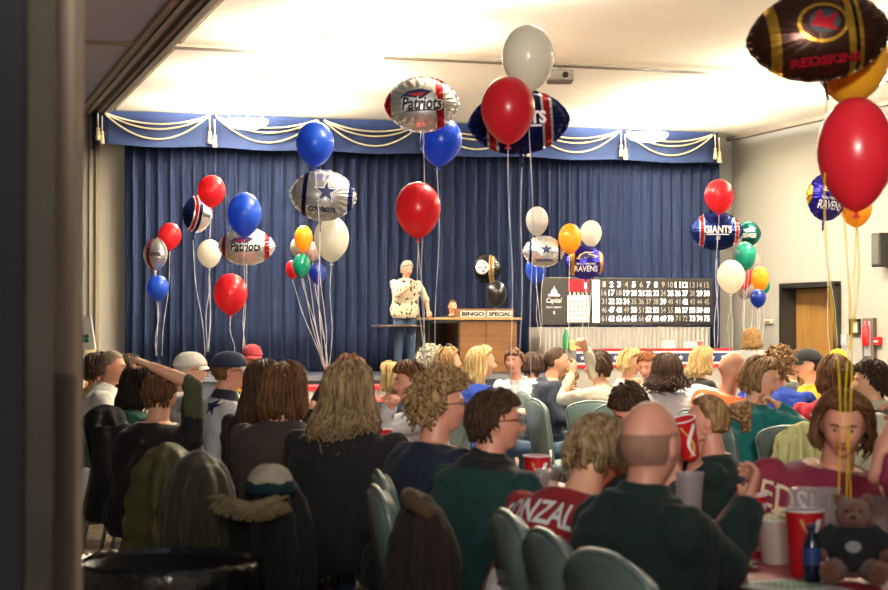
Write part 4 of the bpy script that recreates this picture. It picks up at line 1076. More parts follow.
latex(758, 298, 16, 20.8, 'darkblue', 'small dark blue balloon, lowest of the right hand cluster', (757, 352, 20.8), h=19)
football(826.5, 197, 42, 46, 14.6, [FPUR, FGLD, FWHT], [(-1.2, -.85, 1)], 'purple foil balloon with gold edge high before the right wall', [(838, 345, 14.6), (831, 362, 14.6)], layers=ravens, yaw=-12, roll=8)
latex(856, 208, 32, 14.8, 'yellow', 'yellow balloon peeping out under the big red one at right', [(848, 350, 14.8), (850, 352, 14.8)], h=37, rib=RIBY)
football(819, 36, 141, 88, 5.6, [FBRN, FGLD, FBLK], [(-.74, -.60, 1), (.34, .44, 1), (.44, .50, 2), (.50, .56, 1)], 'big brown and gold foil football at the top right corner', (838, 510, 4.95), layers=skins, roll=-7, rib=RIBY)
latex(852, 59, 74, 5.9, 'yellow', 'big yellow balloon behind the brown foil football at top right', (846, 510, 4.95), h=88, tilt=6, rib=RIBY)
latex(856, 151, 77, 5.5, 'red', 'big glossy red balloon at the right edge of the view', (851, 510, 4.95), h=115, rib=RIBY)
# ------------------------------------------------------------------ who sits where  (face: 0 away from viewer, 90 to the right, 180 towards viewer, -90 to the left)
P = person
TXT = lambda s_, w, h, b=.03, arc=0: text_geo(s_, w, h, b, 0, arc)
PRINT = mat('cloth_print', 'd6ceb0', .8, col2='54402e', scale=17, contrast=.06, detail=1)
for n_ in PRINT.node_tree.nodes:
    if n_.type == 'VALTORGB': n_.color_ramp.elements[0].position = .57; n_.color_ramp.elements[1].position = .62
# ---- left
P('tancap', 82, 341, 13.7, 60, 'seated man in tan cap with ruddy face at the far left edge', ('brown', 'short', .03), 'gold', skin='ruddy', hat='cap', hatm='captan', hairtop=.035, legs='darkpants')
P('goldcoat', 98, 350, 12.7, 40, 'dark haired person in gold brown jacket between the tan cap and the cream jacket', ('darkbrown', 'bob', .05), 'gold', fem=True, legs='darkpants')
P('creamman', 111, 350, 12, 85, 'man with cropped grey brown hair in cream zip jacket, face to the right', ('greybrown', 'buzz', .02), 'cream', skin='ruddy', girth=1.15, w=1.05, collar=True, hairtop=.008, puff=.012, topname='jacket', hpitch=6)
P('darklong', 131, 353, 14.6, 70, 'woman with long dark hair and dark grey top behind the man in cream', ('darkbrown', 'long', .16), 'grey', fem=True)
gj = P('greenjersey', 141, 361, 9.8, 40, 'dark haired person leaning in green numbered jersey over navy sleeves', ('black', 'long', .12), 'navy', lean=24, w=1.1, girth=1.1, tmats=[TOPM['green'], TOPM['navy']], matfn=lambda c: 0 if abs(c.x) < .17 else 1, topname='jersey')
back_print(gj, [(at2(TXT('52', .26, .24, .05), .0, 0), INK_W)], .80, .03)
am = P('armup', 161, 367, 8.8, 30, 'person in black and olive jersey with bare forearm raised behind the head', ('brown', 'short', .04), 'black', w=1.25, girth=1.35, rh=(151, 366, 8.65), rpole=(.9, .2, .65), sleeve=.60, lean=4, tmats=[TOPM['black'], TOPM['olive'], TOPM['yellow']], rcurl=.9,
       matfn=lambda c: 1 if (c.x > .24 and c.z > .03) else 0, topname='jersey')
P('whitecap', 190, 349, 11.8, 80, 'grey haired man in white flat cap and glasses resting chin on hand', ('grey', 'short', .03), 'white', hat='flat', hatm='capwhite', glasses=True, hairtop=.03, rh=(200, 386, 10.8), rpole=(.4, .5, -.8), lean=14, rpalm=(0, -1, .3), rcurl=1.0)
nc = P('navycap', 229, 348, 10.7, 72, 'man in navy and white ball cap wearing white jersey with dark trim', ('brown', 'short', .03), 'white', skin='ruddy', hat='cap', hatm='capnavy', billm='capwhite', glasses=True, hairtop=.03, w=1.1, collar=True, tmats=[TOPM['white'], TOPM['navy']], matfn=lambda c: 1 if c.z > -.015 else 0, topname='jersey')
back_print(nc, [(poly_geo(star_pts(.07)), INK_N)], .98, .13)
P('redcap', 252, 342, 15.2, 172, 'man in red ball cap and red top facing the viewer', ('brown', 'short', .03), 'red', skin='ruddy', hat='cap', hatm='capred', hairtop=.03, tmats=[TOPM['red'], TOPM['yellow']], matfn=lambda c: 1 if abs(c.z+.12) < .03 else 0, hpitch=4)
P('darkbrownhair', 264, 358, 9.4, 25, 'woman with long dark brown hair and black top, left of the brown bob', ('darkbrown', 'long', .24), 'black', fem=True, vol=.02)
P('brownbob', 285, 362, 8.2, 22, 'woman with shoulder length brown bob and dark taupe top seen from behind', ('brown', 'bob', .13), 'taupe', fem=True, vol=.032, w=1.1, hyaw=8, hpitch=4)
P('auburnshort', 350, 354, 10.9, -60, 'person with short auburn hair holding a ringed hand near the face', ('auburn', 'short', .05), 'black', fem=True, lh=(327, 384, 10.6), lpole=(-.5, .2, -.8), lcurl=.8, vol=.03)
P('longblonde', 349, 361, 7.5, 18, 'woman with long wavy ash blonde hair and black sweater seen from behind', ('ashblonde', 'long', .19), 'black', fem=True, wave=.035, vol=.034, w=1.22, girth=1.2, dens=1.2, hyaw=10)
P('blondbob', 392, 361, 12, -55, 'woman with blonde bob partly hidden behind the woman clasping her hands', ('blonde', 'bob', .08), 'navy', fem=True, vol=.022)
P('clasped', 410, 361, 10.2, -100, 'woman with short brown hair and white cuffs, hands clasped before her chin', ('brown', 'short', .07), 'white', skin='ruddy', fem=True, rh=(392, 405, 10.0), lh=(389, 404, 10.1), lcurl=1.1, rcurl=1.1, lean=16, vol=.035, bangs=False,
  lpole=(-.8, .3, -.7), rpole=(.8, .3, -.7), collar=True, hyaw=-8, lpalm=(1, 0, 0), rpalm=(-1, 0, 0), eyes=True)
P('whitecurls', 429, 346, 15.3, 20, 'person with curly white hair in front of the oak desk', ('white', 'curly', .05), 'beige', fem=True, vol=.02)
P('lightbrownlong', 449, 346, 14.6, 75, 'woman with straight light brown hair in profile before the oak desk', ('lightbrown', 'long', .16), 'grey', fem=True, vol=.02)
P('royalblonde', 482, 345, 13.2, 60, 'woman with long straight blonde hair and royal blue top', ('blonde', 'long', .22), 'royal', fem=True, lean=14, hyaw=25, vol=.02)
P('whitehoodie', 514, 347, 15.2, -140, 'brown haired person in white hooded top left of the navy hooded man', ('brown', 'short', .06), 'white', hood=True, skin='ruddy', fem=True, hyaw=-20, vol=.02)
P('brownbehind', 533, 351, 16.4, 20, 'brown haired person seen from behind, left of the navy hooded man', ('darkbrown', 'bob', .08), 'white', fem=True, vol=.02)
# ---- middle
P('khaki', 568, 366, 14.9, 150, 'person in khaki top bent behind the navy hooded man', ('lightbrown', 'short', .04), 'khaki', lean=30, hpitch=30)
nh = P('navyhood', 556, 346, 14.3, 82, 'young man with buzz cut in navy hooded sweatshirt and jeans facing right', ('darkbrown', 'buzz', .02), 'navy', hood=True, skin='fair', w=1.1, girth=1.12, puff=.014, hairtop=.010, hpitch=8, lean=10, topname='sweatshirt', rh=(590, 420, 13.9), rpole=(.3, -.5, -.8))
back_print(nh, [(poly_geo(ell_pts(.10, .012, cy=.07)), INK_W), (poly_geo(ell_pts(.04, .03, cy=.0)), INK_W)], .93, 0)
P('raised', 598, 349, 13.2, -58, 'person in beige long sleeved top with one arm raised, finger pointing up', ('darkbrown', 'short', .06), 'beige', rh=(579, 336, 13.0), rpole=(.2, .3, -1), rcurl=.7, lh=(572, 372, 13.3), lcurl=.9, side=4, vol=.02, lean=5, w=1.05, lpalm=(0, 1, 0))
P('blondeglance', 631, 348, 15.2, 115, 'woman with short blonde hair leaning toward the ginger haired man', ('blonde', 'bob', .05), 'beige', fem=True, hpitch=10, vol=.022, side=6)
P('ginger', 648, 350, 14.2, -150, 'man with short ginger brown hair smiling and looking down left', ('auburn', 'short', .03), 'beige', skin='ruddy', hpitch=14, side=-4, rh=(634, 385, 13.9), rcurl=.9)
dc = P('darkcurls', 667, 353, 12.2, 10, 'woman with long dark curly hair in white jersey with blue sleeve stripes', ('darkbrown', 'long', .11), 'white', fem=True, wave=.05, vol=.03, w=1.2, girth=1.15, tmats=[TOPM['white'], TOPM['royal']], matfn=lambda c: 1 if (c.x > .20 and (abs(c.z+.13) < .012 or abs(c.z+.17) < .012)) else 0, topname='jersey', dens=.8)
back_print(dc, [(TXT('88', .26, .20, .04), mat('print_blue', '2050a0', .5))], .80, -.07)
P('blondeblack', 703, 346, 15, 70, 'woman with wavy blonde hair in black top under the right end of the bingo board', ('blonde', 'long', .12), 'black', fem=True, wave=.015, vol=.022, hpitch=6)
P('greyhood', 752, 327, 17.5, 25, 'light brown haired girl in heather grey hooded top standing by the wall', ('lightbrown', 'long', .12), 'heather', fem=True, standing=True, hood=True, puff=.02, vol=.02)
oj = P('orangebald', 733, 352, 11.1, 55, 'bald man in orange jersey with white shoulder numbers', ('greybrown', 'none', 0), 'orange', skin='fair', w=1.15, girth=1.2, hairtop=.0, side=8, hyaw=15, hpitch=8, tmats=[TOPM['orange']], puff=.01, topname='jersey', collar=False)
back_print(oj, [(TXT('7', .10, .14, .05), INK_W)], .95, -.12)
P('tealwoman', 762, 356, 10.0, 68, 'woman with highlighted brown bob in teal top holding food to her right', ('highlight', 'bob', .06), 'teal', fem=True, vol=.028, hyaw=48, hpitch=16, bangs=False, rh=(776, 404, 9.9), rcurl=1.0, w=1.1, girth=1.1, lean=10, eyes=True, part=.3)
P('royalcurls', 779, 348, 12.2, 30, 'woman with curly light brown hair in royal blue sweater behind the teal top', ('highlight', 'curly', .055), 'royal', fem=True, vol=.03, w=1.2, girth=1.25, lean=14)
P('smallbrown', 794, 349, 15.2, 100, 'person with brown hair and grey top between the blue sweater and the black cap', ('brown', 'short', .05), 'grey', fem=True)
P('blackcap', 808, 346, 13.6, -95, 'young man in black ball cap and yellow hooded top facing left', ('darkbrown', 'short', .03), 'yellow', hat='cap', hatm='capblack', hairtop=.03, hood=True, w=1.05, topname='sweatshirt')
P('yellowcap', 838, 347, 16.2, 10, 'person wearing a bright yellow knit cap far back on the right', ('darkbrown', 'short', .03), 'black', hat='flat', hatm='capyellow', hairtop=.03)
P('redclip', 836, 355, 10.9, 10, 'woman with reddish brown hair and hair clip in crimson sweater seen from behind', ('brown', 'bob', .10), 'red', fem=True, vol=.034, w=1.2, girth=1.25)
c_ = PEOPLE['redclip']; g = G(); g.box((0, 0, 0), (.06, .012, .014)); g.v = [c_['HM'] @ (v+Vector((.03, -.135, .045))) for v in g.v]; obj('hair_clip', g, DKMETAL, c_['root'].children[-1])
P('plaid', 871, 359, 9.9, -75, 'dark haired man in dark vest over cream sleeves at the right edge', ('darkbrown', 'short', .05), 'tancoat', skin='fair', w=1.2, girth=1.3, collar=True, tmats=[TOPM['tancoat'], TOPM['charcoal']], matfn=lambda c: 1 if abs(c.x) < .19 and c.z < .0 else 0, topname='jacket', vol=.03)
# ---- foreground row
P('curlyblonde', 441, 373, 6.9, 60, 'woman with curly grey blonde hair, glasses and navy sweater in the near row', ('grizzled', 'curly', .06), 'navy', skin='ruddy', fem=True, w=1.22, girth=1.3, glasses=True, hyaw=24, vol=.024, puff=.004, dens=1.2)
P('shortdark', 495, 386, 6.1, 52, 'woman with short dark hair, glasses and dark green fleece with black collar', ('darkbrown', 'short', .05), 'forest', skin='ruddy', fem=True, w=1.22, girth=1.3, glasses=True, hyaw=30, collar=True, vol=.018, tmats=[TOPM['forest'], TOPM['black']], matfn=lambda c: 1 if c.z > -.02 else 0, topname='fleece')
gz = P('gonzalez', 598, 413, 5.3, 42, 'person with shoulder length blond hair in red jersey with white name and number', ('ashblonde', 'bob', .05), 'jersey_red', fem=True, w=1.15, girth=1.15, lean=22, hpitch=32, side=4, vol=.016, topname='jersey')
back_print(gz, [(TXT('GONZALEZ', .44, .085, .02, .5), INK_W)], .95, -.02); back_print(gz, [(TXT('80', .32, .25, .05), INK_W), (TXT('80', .29, .22, .0), mat('print_inner', '8a1c22', .6))], .70, 0) if False else back_print(gz, [(TXT('80', .32, .25, .05), INK_W)], .76, 0)
P('benthead', 629, 380, 7.9, -160, 'person with dark hair bending head down toward the table behind the bald man', ('darkbrown', 'short', .06), 'black', hpitch=40, lean=16, vol=.02, skin='ruddy')
P('baldgreen', 650, 401, 4.55, 58, 'bald man in dark green jacket raising his right hand, seen from behind', ('stubble', 'fringe', 0), 'pinegreen', skin='ruddy', w=.93, girth=1.12, hairtop=.0, rh=(748, 500, 4.75), rpole=(.15, -.2, -1), rcurl=.6, collar=True, puff=.02, topname='jacket', lean=8, rpalm=(-.6, -.6, .2), hyaw=-22)
pt = P('ponytail', 707, 392, 7.2, -78, 'woman with ponytail in dark green jersey drinking from a red cup', ('highlight', 'pony', .05), 'pinegreen', skin='ruddy', fem=True, w=1.15, girth=1.15, rh=(697, 448, 7.05), lh=(680, 452, 7.2), lpole=(-.5, 0, -.9), rpole=(.7, .1, -.8), rcurl=.8, lcurl=.8, sleeve=.5, vol=.018, part=.03, hpitch=-4, topname='jersey', wave=.02, lpalm=(1, 0, 0), rpalm=(-1, 0, 0))
front_print(pt, [(poly_geo([(-.04, 0), (.03, .02), (.04, .035), (-.03, .02)]), INK_W)], .92, -.06)
mw = P('maroon', 843, 388, 5.9, 178, 'woman with chin length brown hair in maroon lettered sweatshirt facing the viewer', ('brown', 'bob', .07), 'maroon', skin='ruddy', fem=True, w=1.24, girth=1.3, vol=.026, hyaw=14, hpitch=14, collar=False, side=-10, topname='sweatshirt', lean=12, lh=Vector((-.34, .34, .84)), rh=Vector((.30, .30, .80)), eyes=True)
front_print(mw, [(TXT('REDSKINS', .40, .085, .01), mat('print_cream', 'd8c8a0', .6))], .93, .12)
P('edgearm', 985, 352, 5.0, -60, 'person mostly outside the right edge, only a raised bare arm in view', ('brown', 'short', .05), 'maroon', skin='ruddy', w=1.15, girth=1.2, rh=Vector((.28, .36, 1.10)), lh=(914, 392, 5.0), lpole=(-.5, 0, -1), sleeve=.45)
# ---- on the stage
sm_ = P('caller', 407, 260, 24.2, 158, 'grey haired man in patterned cream shirt and jeans speaking into a microphone on stage', ('grey', 'short', .045), 'cream', skin='ruddy', standing=True, zfloor=SZ, w=1.08, girth=1.12, rh=(411, 286, 24.0), lh=Vector((-.30, .22, .98)), rpole=(.7, .1, -.8), sleeve=.55, rcurl=1.0,
   tmats=[PRINT], hpitch=10, lean=6, hyaw=-10, eyes=True, vox=.010, seed=11, dens=.6)
P('deskgirl', 452.5, 299, 25.6, 172, 'girl with pulled back brown hair peeping over the oak desk', ('brown', 'pony', .1), 'black', skin='fair', fem=True, zfloor=SZ, chair=False, hpitch=2, eyes=True, vox=.010)

# ------------------------------------------------------------------ chairs
VINYL = mat('chair_vinyl', '5f7068', .5, col2='677a74', scale=6, bump=.15, bscale=90, coat=.15); PIPE = mat('chair_piping', '8f9f98', .3, .3); CHF = mat('chair_frame', '8f8c84', .35, .8)
def chair_back_geo(th=.03, grow=0):
    """tapered back with a raised crown top"""
    hw = lambda u: .165+.035*u; n = 18; fr = []; bk = []
    prof = [(hw(0), 0), (hw(.5)+.004, .22), (hw(.85), .38), (.203, .425), (.188, .452), (.155, .47), (.12, .484), (.06, .497), (0, .50)]
    pts = [(x+grow, z+grow*(1 if z > .3 else 0)) for x, z in prof] + [(-x-grow, z+grow*(1 if z > .3 else 0)) for x, z in prof[-2::-1]]
    f = lambda k, y: [((x)*k, y+.00-.07*(z/.5)**1.4*1.0+.02, .47+z*1.0 if k == 1 else .47+.25+(z-.25)*k) for x, z in pts]
    g = G(); g.rings([f(.88, th*.5+.012), f(.97, th*.5+.006), f(1, 0), f(1, -.006), f(.97, -th*.5-.002)], True); return g
CT = .925
def make_chair(label):
    t = thing('banquet_chair', label, 'chair', (0, 0, 0), group='pale green banquet chairs')
    g = G(); rs = []
    for z, k in ((.43, .97), (.445, 1.0), (.475, 1.0), (.492, .95), (.497, .80)):
        rs.append([(x*k, y*k+.02, z) for x, y in ((-.19, -.20), (.19, -.20), (.215, -.17), (.23, .16), (.20, .205), (-.20, .205), (-.23, .16), (-.215, -.17))])
    g.rings(rs); obj('seat', g, VINYL, t, False, bevel=.008)
    M = Matrix.Translation((0, -.20, 0)); g = G(); g.join(chair_back_geo(.05), M); obj('backrest', g, VINYL, t, True)
    pr = [(.168, 0), (.187, .22), (.203, .38), (.209, .425), (.193, .456), (.158, .476), (.12, .490), (.06, .503), (0, .506)]
    pts = [Vector((x, -.20-.07*(z/.5)**1.4+.02-.005, .47+z)) for x, z in pr]+[Vector((-x, -.20-.07*(z/.5)**1.4+.02-.005, .47+z)) for x, z in pr[-2::-1]]
    g = G(); g.tube(pts, .0095, 8); obj('back_piping', g, PIPE, t, True)
    for sx in (-1, 1):
        obj('leg', G().tube([(sx*.185, .17, .44), (sx*.20, .20, .0)], .0125, 8), CHF, t, True)
        obj('leg', G().tube([(sx*.185, -.19, .60), (sx*.185, -.20, .42), (sx*.20, -.27, .0)], .0125, 8), CHF, t, True)
    g = G(); g.tube([(-.19, .19, .425), (.19, .19, .425), (.19, -.19, .425), (-.19, -.19, .425), (-.19, .19, .425)], .011, 8); obj('seat_frame', g, CHF, t, True)
    for o in kids(t): o.data.transform(Matrix.Diagonal((1, 1, .925/.975, 1)))
    return t
chair0 = None
def put_chair(x, y, rz, label, sc=1.0):
    global chair0
    if chair0 is None:
        chair0 = make_chair(label); chair0.location = (x, y, 0); chair0.rotation_euler = (0, 0, rz); return chair0
    return dup(chair0, (x, y, 0), rz, label, scale=sc)
# chairs whose backs stand clear in the picture: px of the back top, y of its top, image facing
def chair_at(px, ytop, face, label, d=None):
    d = d or (CAMZ-CT)*FPX/(ytop-327)
    rz = -(YAW+radians(face)); b = floor_at(px, d); bk = Matrix.Rotation(rz, 3, 'Z') @ Vector((0, -.30, 0))
    return put_chair(b.x-bk.x, b.y-bk.y, rz, label)
chair_at(362, 487, 80, 'pale green chair with scalloped top seen edge on, left of the brown coat')
chair_at(490, 512, 80, 'leftmost of the three overlapping pale green chair backs in the near row')
chair_at(527, 531, 78, 'middle one of the three overlapping pale green chair backs in the near row')
chair_at(585, 553, 68, 'nearest pale green chair back, bottom centre in front of the bald man')
chair_at(366, 468, 82, 'dark shaded chair back just behind the edge-on pale green chair', d=6.35)
for k, v in list(PEOPLE.items()):
    if v['standing'] or k == 'deskgirl': continue
    rz = -(YAW+radians(76)) if cos(-v['rz']-radians(93)) > -.15 else -(YAW+radians(-104))
    off = Matrix.Rotation(rz, 3, 'Z') @ Vector((0, .15 if v['d'] < 9.5 else .10, 0))
    if v['d'] < 9.5: off = off.normalized()*.26
    put_chair(v['loc'].x+off.x, v['loc'].y+off.y, rz, 'pale green chair under the '+v['short'], .8 if v['d'] < 9.5 else 1)
chair_at(128, 414, 55, 'pale green chair back beside the black jacket on the left', d=10.2)
chair_at(592, 398, 20, 'empty pale green chair back right of the navy hooded man', d=12.3)
chair_at(621, 402, 24, 'pale green chair back just right of the empty one at mid table', d=12.0)
chair_at(528, 394, 75, 'pale green chair back touching the navy hooded man on his left', d=12.7)
chair_at(788, 420, 35, 'pale blue green chair with yellow scarf hung over it', d=9.2)

# ------------------------------------------------------------------ coats on chairs, scarf, white hat
def drape(name, label, px, ytop, d, face, m, w=.26, depth=.13, ztop=1.0, zbot=.25, fold=.012, nf=7, puffer=0, sleeves=True, cat='coat', flare=1.2, vox=.010, narrow=.6, bump=0):
    rz = -(YAW+radians(face)); z1 = at(px, ytop, d).z
    c = floor_at(px, d); bk = Matrix.Rotation(rz, 3, 'Z') @ Vector((0, -.245, 0))
    t = thing(name, label, cat, (c.x-bk.x, c.y-bk.y, 0), rz)
    g = G(); rs = []; n = 60; H_ = z1-zbot
    for i in range(19):
        u = i/18; z = zbot+H_*u
        sh = (1 if u < .72 else max(.12, (1-((u-.72)/.28)**2.0)**.5)); ww = w*(flare-(flare-1)*min(1, u/.8))*(sh*(1-narrow*0)+0); dd = depth*(sh**.8)*(1.15-.25*u)
        ring = []
        for k in range(n):
            a = 2*pi*k/n; f = 1+fold/w*5*sin(nf*a+2*noise.noise(Vector((u*2, a, 3))))*(1-u**2*.6)
            if puffer: f *= 1+.13*abs(sin(u*H_/.10*pi))
            ring.append(Vector((ww*f*cos(a), -.245+.01*u+dd*f*sin(a), z)))
        rs.append(ring)
    g.rings(rs)
    if sleeves:
        for sx in (-1, 1):
            g.tube([(sx*w*.80, -.27, z1-.12), (sx*w*1.04, -.28, z1-.28), (sx*w*1.1, -.27, z1-.48), (sx*w*1.05, -.26, max(zbot, z1-.66))], [.06, .062, .055, .05], 12)
    sd = Vector((px*.1, 0, 0))
    def wr(co, n_): return co+n_*(noise.noise(co*8+sd)*.014+noise.noise(co*19+sd)*.006)
    obj('coat_body', remesh(g, m, vox, 3, wr, name='coat_body'), None, t)
    if cat == 'coat': put_chair(t.location.x+sin(rz)*.04, t.location.y-cos(rz)*.04, rz, 'pale green chair hidden under the '+label.split(' hung')[0].split(' draped')[0].split(' on ')[0], .84)
    return t, z1
blackcloth = cm('coat_black', '12110f', '1c1a17'); olivecoat = mat('coat_olive', '3a3a20', .7, col2='46452a', scale=6, bump=.3, bscale=40, sheen=.2)
olive_lt = mat('coat_olive_light', '56542e', .65, col2='646038', scale=6, bump=.3, bscale=40)
t, z1 = drape('black_jacket', 'black jacket hung over a chair at far left beside the pillar', 104, 404, 9.6, 70, cm('jacket_black', '151619', '1f2024'), w=.2, zbot=.42, flare=1.15)
t, z1 = drape('puffer_coat', 'light olive quilted coat with white striped edge hung on a chair', 166, 443, 6.6, 72, olive_lt, w=.22, zbot=.35, puffer=1, flare=1.12, depth=.12, sleeves=False)
g = G(); g.tube([(-.16, -.52, z1-.10), (-.22, -.56, z1-.3), (-.27, -.56, z1-.5), (-.30, -.55, .36)], [.012, .022, .026, .028], 8, flat=.5); obj('white_edging', g, INK_W, t, True)
g = G()
for zz in (.62, .50): g.ball((.09, -.455, zz), (.018, .018, .018), 10)
obj('snap_button', g, STEEL, t, True)
t, z1 = drape('quilted_coat', 'dark olive rounded coat draped over the chair behind the waste bin', 197, 451, 5.9, 76, olivecoat, w=.215, zbot=.3, fold=.008, nf=9, flare=1.08, depth=.12, sleeves=False)
t, z1 = drape('fur_hooded_coat', 'black coat with tan fur edged hood on a chair behind the waste bin', 270, 468, 5.7, 76, blackcloth, w=.215, zbot=.2, flare=1.15, depth=.12, sleeves=False)
FUR = mat('fur_tan', '8a7a56', .9, col2='a8986e', scale=40, bump=.8, bscale=220)
g = G(); fr = random.Random(9)
for k in range(700):
    u = fr.random(); a = fr.random()*6.28; b = Vector((.23, -.44+.20*u, z1-.08-.03*sin(u*3.1))); q = Vector((sin(a)*.022, cos(a*1.7)*.026, .022*cos(a)))
    g.tube([b+q*.5, b+q*1.3+Vector((0, 0, -.01))], [.006, .001], 4)
g.tube([(.22, -.44, z1-.08), (.23, -.34, z1-.11), (.22, -.24, z1-.09)], [.022, .026, .022], 10); obj('fur_trim', g, FUR, t)
c = at(270, 474, 5.55)
t = thing('knit_hat', 'white knit hat with dark teal band resting on the black coat', 'hat', (c.x, c.y, c.z-.03), -YAW)
g = G(); rs = []
for i in range(12):
    a = pi/2*i/11; rs.append([((.072*cos(a)+.001)*cos(q), (.065*cos(a)+.001)*sin(q), .062*sin(a)+.008*sin(q*3)*cos(a)) for q in [2*pi*k/32 for k in range(32)]])
g.rings(rs); obj('crown', g, mat('knit_white', 'b8ae98', .9, col2='c8bea6', scale=60, bump=.6, bscale=120), t, True)
g = G(); g.lathe([(.074, -.03), (.080, -.02), (.079, .0), (.073, .01)], n=32); g.v = [Vector((v.x, v.y*.82, v.z)) for v in g.v]; obj('band', g, mat('knit_teal', '0c2a34', .9, col2='123844', scale=60, bump=.6, bscale=120), t, True)
t, z1 = drape('brown_coat', 'dark brown coat hung over a chair behind the near row', 420, 494, 5.3, 76, cm('coat_brown', '241a14', '30241b'), w=.215, zbot=.2, flare=1.2, depth=.09, sleeves=False)
g = G(); g.tube([(-.08, -.20, z1-.03), (.0, -.28, z1-.005), (.08, -.29, z1-.01), (.15, -.24, z1-.05)], [.02, .028, .028, .02], 12); obj('collar', g, cm('coat_brown_light', '4c3826', '5a442e'), t, True)
t, z1 = drape('scarf', 'pale yellow green striped scarf hung over the pale chair at right', 801, 421, 8.9, 30, mat('scarf_yellow', 'b4ae60', .85, col2='e4dfa6', scale=60, stretch=(1, 1, .03), bump=.4, bscale=60), w=.085, depth=.05, zbot=.6, fold=.02, nf=10, sleeves=False, cat='scarf', flare=1.0)
t, z1 = drape('grey_coat', 'black and white jacket on the chair behind the woman with dark curls', 697, 384, 12.9, 30, cm('coat_white', 'c8c8c6', 'd8d8d6'), w=.22, zbot=.5, sleeves=False)
g = G(); g.tube([(-.12, -.42, z1-.10), (.0, -.45, z1-.16), (.1, -.44, z1-.32)], [.06, .07, .05], 10, flat=.5); obj('black_lining', g, TOPM['black'], t, True)

# ------------------------------------------------------------------ tables and cloths
def table(x0, x1, y0, y1, col, label, clabel, ov=.22, z=.74):
    t = thing('folding_table', label, 'table', ((x0+x1)/2, (y0+y1)/2, 0), group=None); w_, l_ = x1-x0, y1-y0
    obj('table_top', G().box((0, 0, z-.018), (w_, l_, .032)), mat('table_laminate', 'b8b0a0', .5), t, bevel=.004)
    for sx in (-1, 1):
        for sy in (-1, 1): obj('leg', G().tube([(sx*(w_/2-.1), sy*(l_/2-.25), 0), (sx*(w_/2-.1), sy*(l_/2-.25), z-.03)], .014, 8), DKMETAL, t, True)
    g = G(); n = 40; path = []
    per = [(-w_/2, -l_/2, w_/2, -l_/2), (w_/2, -l_/2, w_/2, l_/2), (w_/2, l_/2, -w_/2, l_/2), (-w_/2, l_/2, -w_/2, -l_/2)]
    for a, b, c, d_ in per:
        nn = int(n*hypot(c-a, d_-b)/1.2)
        for k in range(nn): path.append((a+(c-a)*k/nn, b+(d_-b)*k/nn))
    rs = []
    for k, (zz, out) in enumerate(((z-ov, .03), (z-ov*.5, .022), (z-.01, .008), (z+.002, .0), (z+.002, -.02))):
        ring = []
        for j, (x, y) in enumerate(path):
            L_ = hypot(x/(w_/2), y/(l_/2)); ww = sin(j*.9)*.010*(1 if zz < z-.02 else 0)
            sx = max(-1, min(1, x/(w_/2))); sy = max(-1, min(1, y/(l_/2)))
            ring.append((x+sx*(out+ww), y+sy*(out+ww), zz))
        rs.append(ring)
    g.rings(rs, False); g.f.append(tuple(range(len(g.v)-len(path), len(g.v)))); g.m.append(0)
    o = obj('tablecloth', g, col, None, False); o.location = ((x0+x1)/2, (y0+y1)/2, 0); tag(o, clabel, 'tablecloth')
    return t
CL_R = mat('cloth_table_red', 'a31e2c', .45, col2='b02838', scale=3, spec=.6); CL_W = mat('cloth_table_white', 'd8d2c8', .6); CL_B = mat('cloth_table_blue', '1c3c9a', .5)
table(2.22, 2.86, 4.05, 6.45, CL_R, 'folding table at bottom right under the red cloth', 'red plastic cloth on the nearest table at bottom right')
table(2.24, 2.88, 6.5, 8.9, CL_R, 'folding table beyond the nearest one under red cloth', 'red cloth on the second table behind the near red one', ov=.2)
table(2.24, 2.56, 8.95, 11.2, CL_W, 'folding table between clasped hands and cap wearer', 'white cloth on the table by the woman with clasped hands')
table(5.85, 6.45, 7.9, 10.2, CL_W, 'folding table between the teal top and the right edge', 'white cloth on the table right of the woman in teal')
table(6.12, 6.52, 10.25, 12.6, CL_W, 'folding table behind the pale green chairs at centre right', 'white cloth on the table behind the orange jersey')
table(5.5, 6.7, 14.85, 15.5, CL_B, 'folding table in front of the navy hooded man', 'bright blue cloth on the table in front of the navy hooded man')
table(4.4, 6.4, 16.6, 17.3, CL_R, 'folding table behind the blonde woman in royal blue', 'red cloth on the far table behind the royal blue top')
table(7.6, 9.6, 16.2, 16.9, CL_W, 'folding table at the far right centre', 'white cloth on the far table under the bunting')
xa, xb = onY(283, 380, 19.8).x, onY(404, 380, 19.8).x
t = thing('folding_table', 'long table with white pleated skirt in front of the stage at left', 'table', ((xa+xb)/2, 20.1, 0))
obj('table_top', G().box((0, 0, .72), (xb-xa-.03, .62, .03)), WHITE, t)
for sx in (-1, 1):
    for sy in (-1, 1): obj('leg', G().tube([(sx*(xb-xa-.3)/2, sy*.25, 0), (sx*(xb-xa-.3)/2, sy*.25, .71)], .015, 8), STEEL, t)
t = thing('table_skirt', 'white pleated table skirt below a red runner in front of the stage', 'tablecloth')
o = obj('skirt', pleated(xa, xb, 19.78, .08, .74, 20.42, per=.13, am=.02), SKIRT, t); q = o.modifiers.new('s', 'SOLIDIFY'); q.thickness = .006
obj('red_runner', G().box(((xa+xb)/2, 20.1, .752), (xb-xa+.02, .69, .02)), INK_R, t, bevel=.003)
obj('red_edge', G().box(((xa+xb)/2, 19.755, .735), (xb-xa+.02, .012, .045)), INK_R, t)
c = onY(345, 377, 20.0)
t = thing('serving_dish', 'silver serving dish on the white skirted table before the stage', 'dish', (c.x, 20.05, .765))
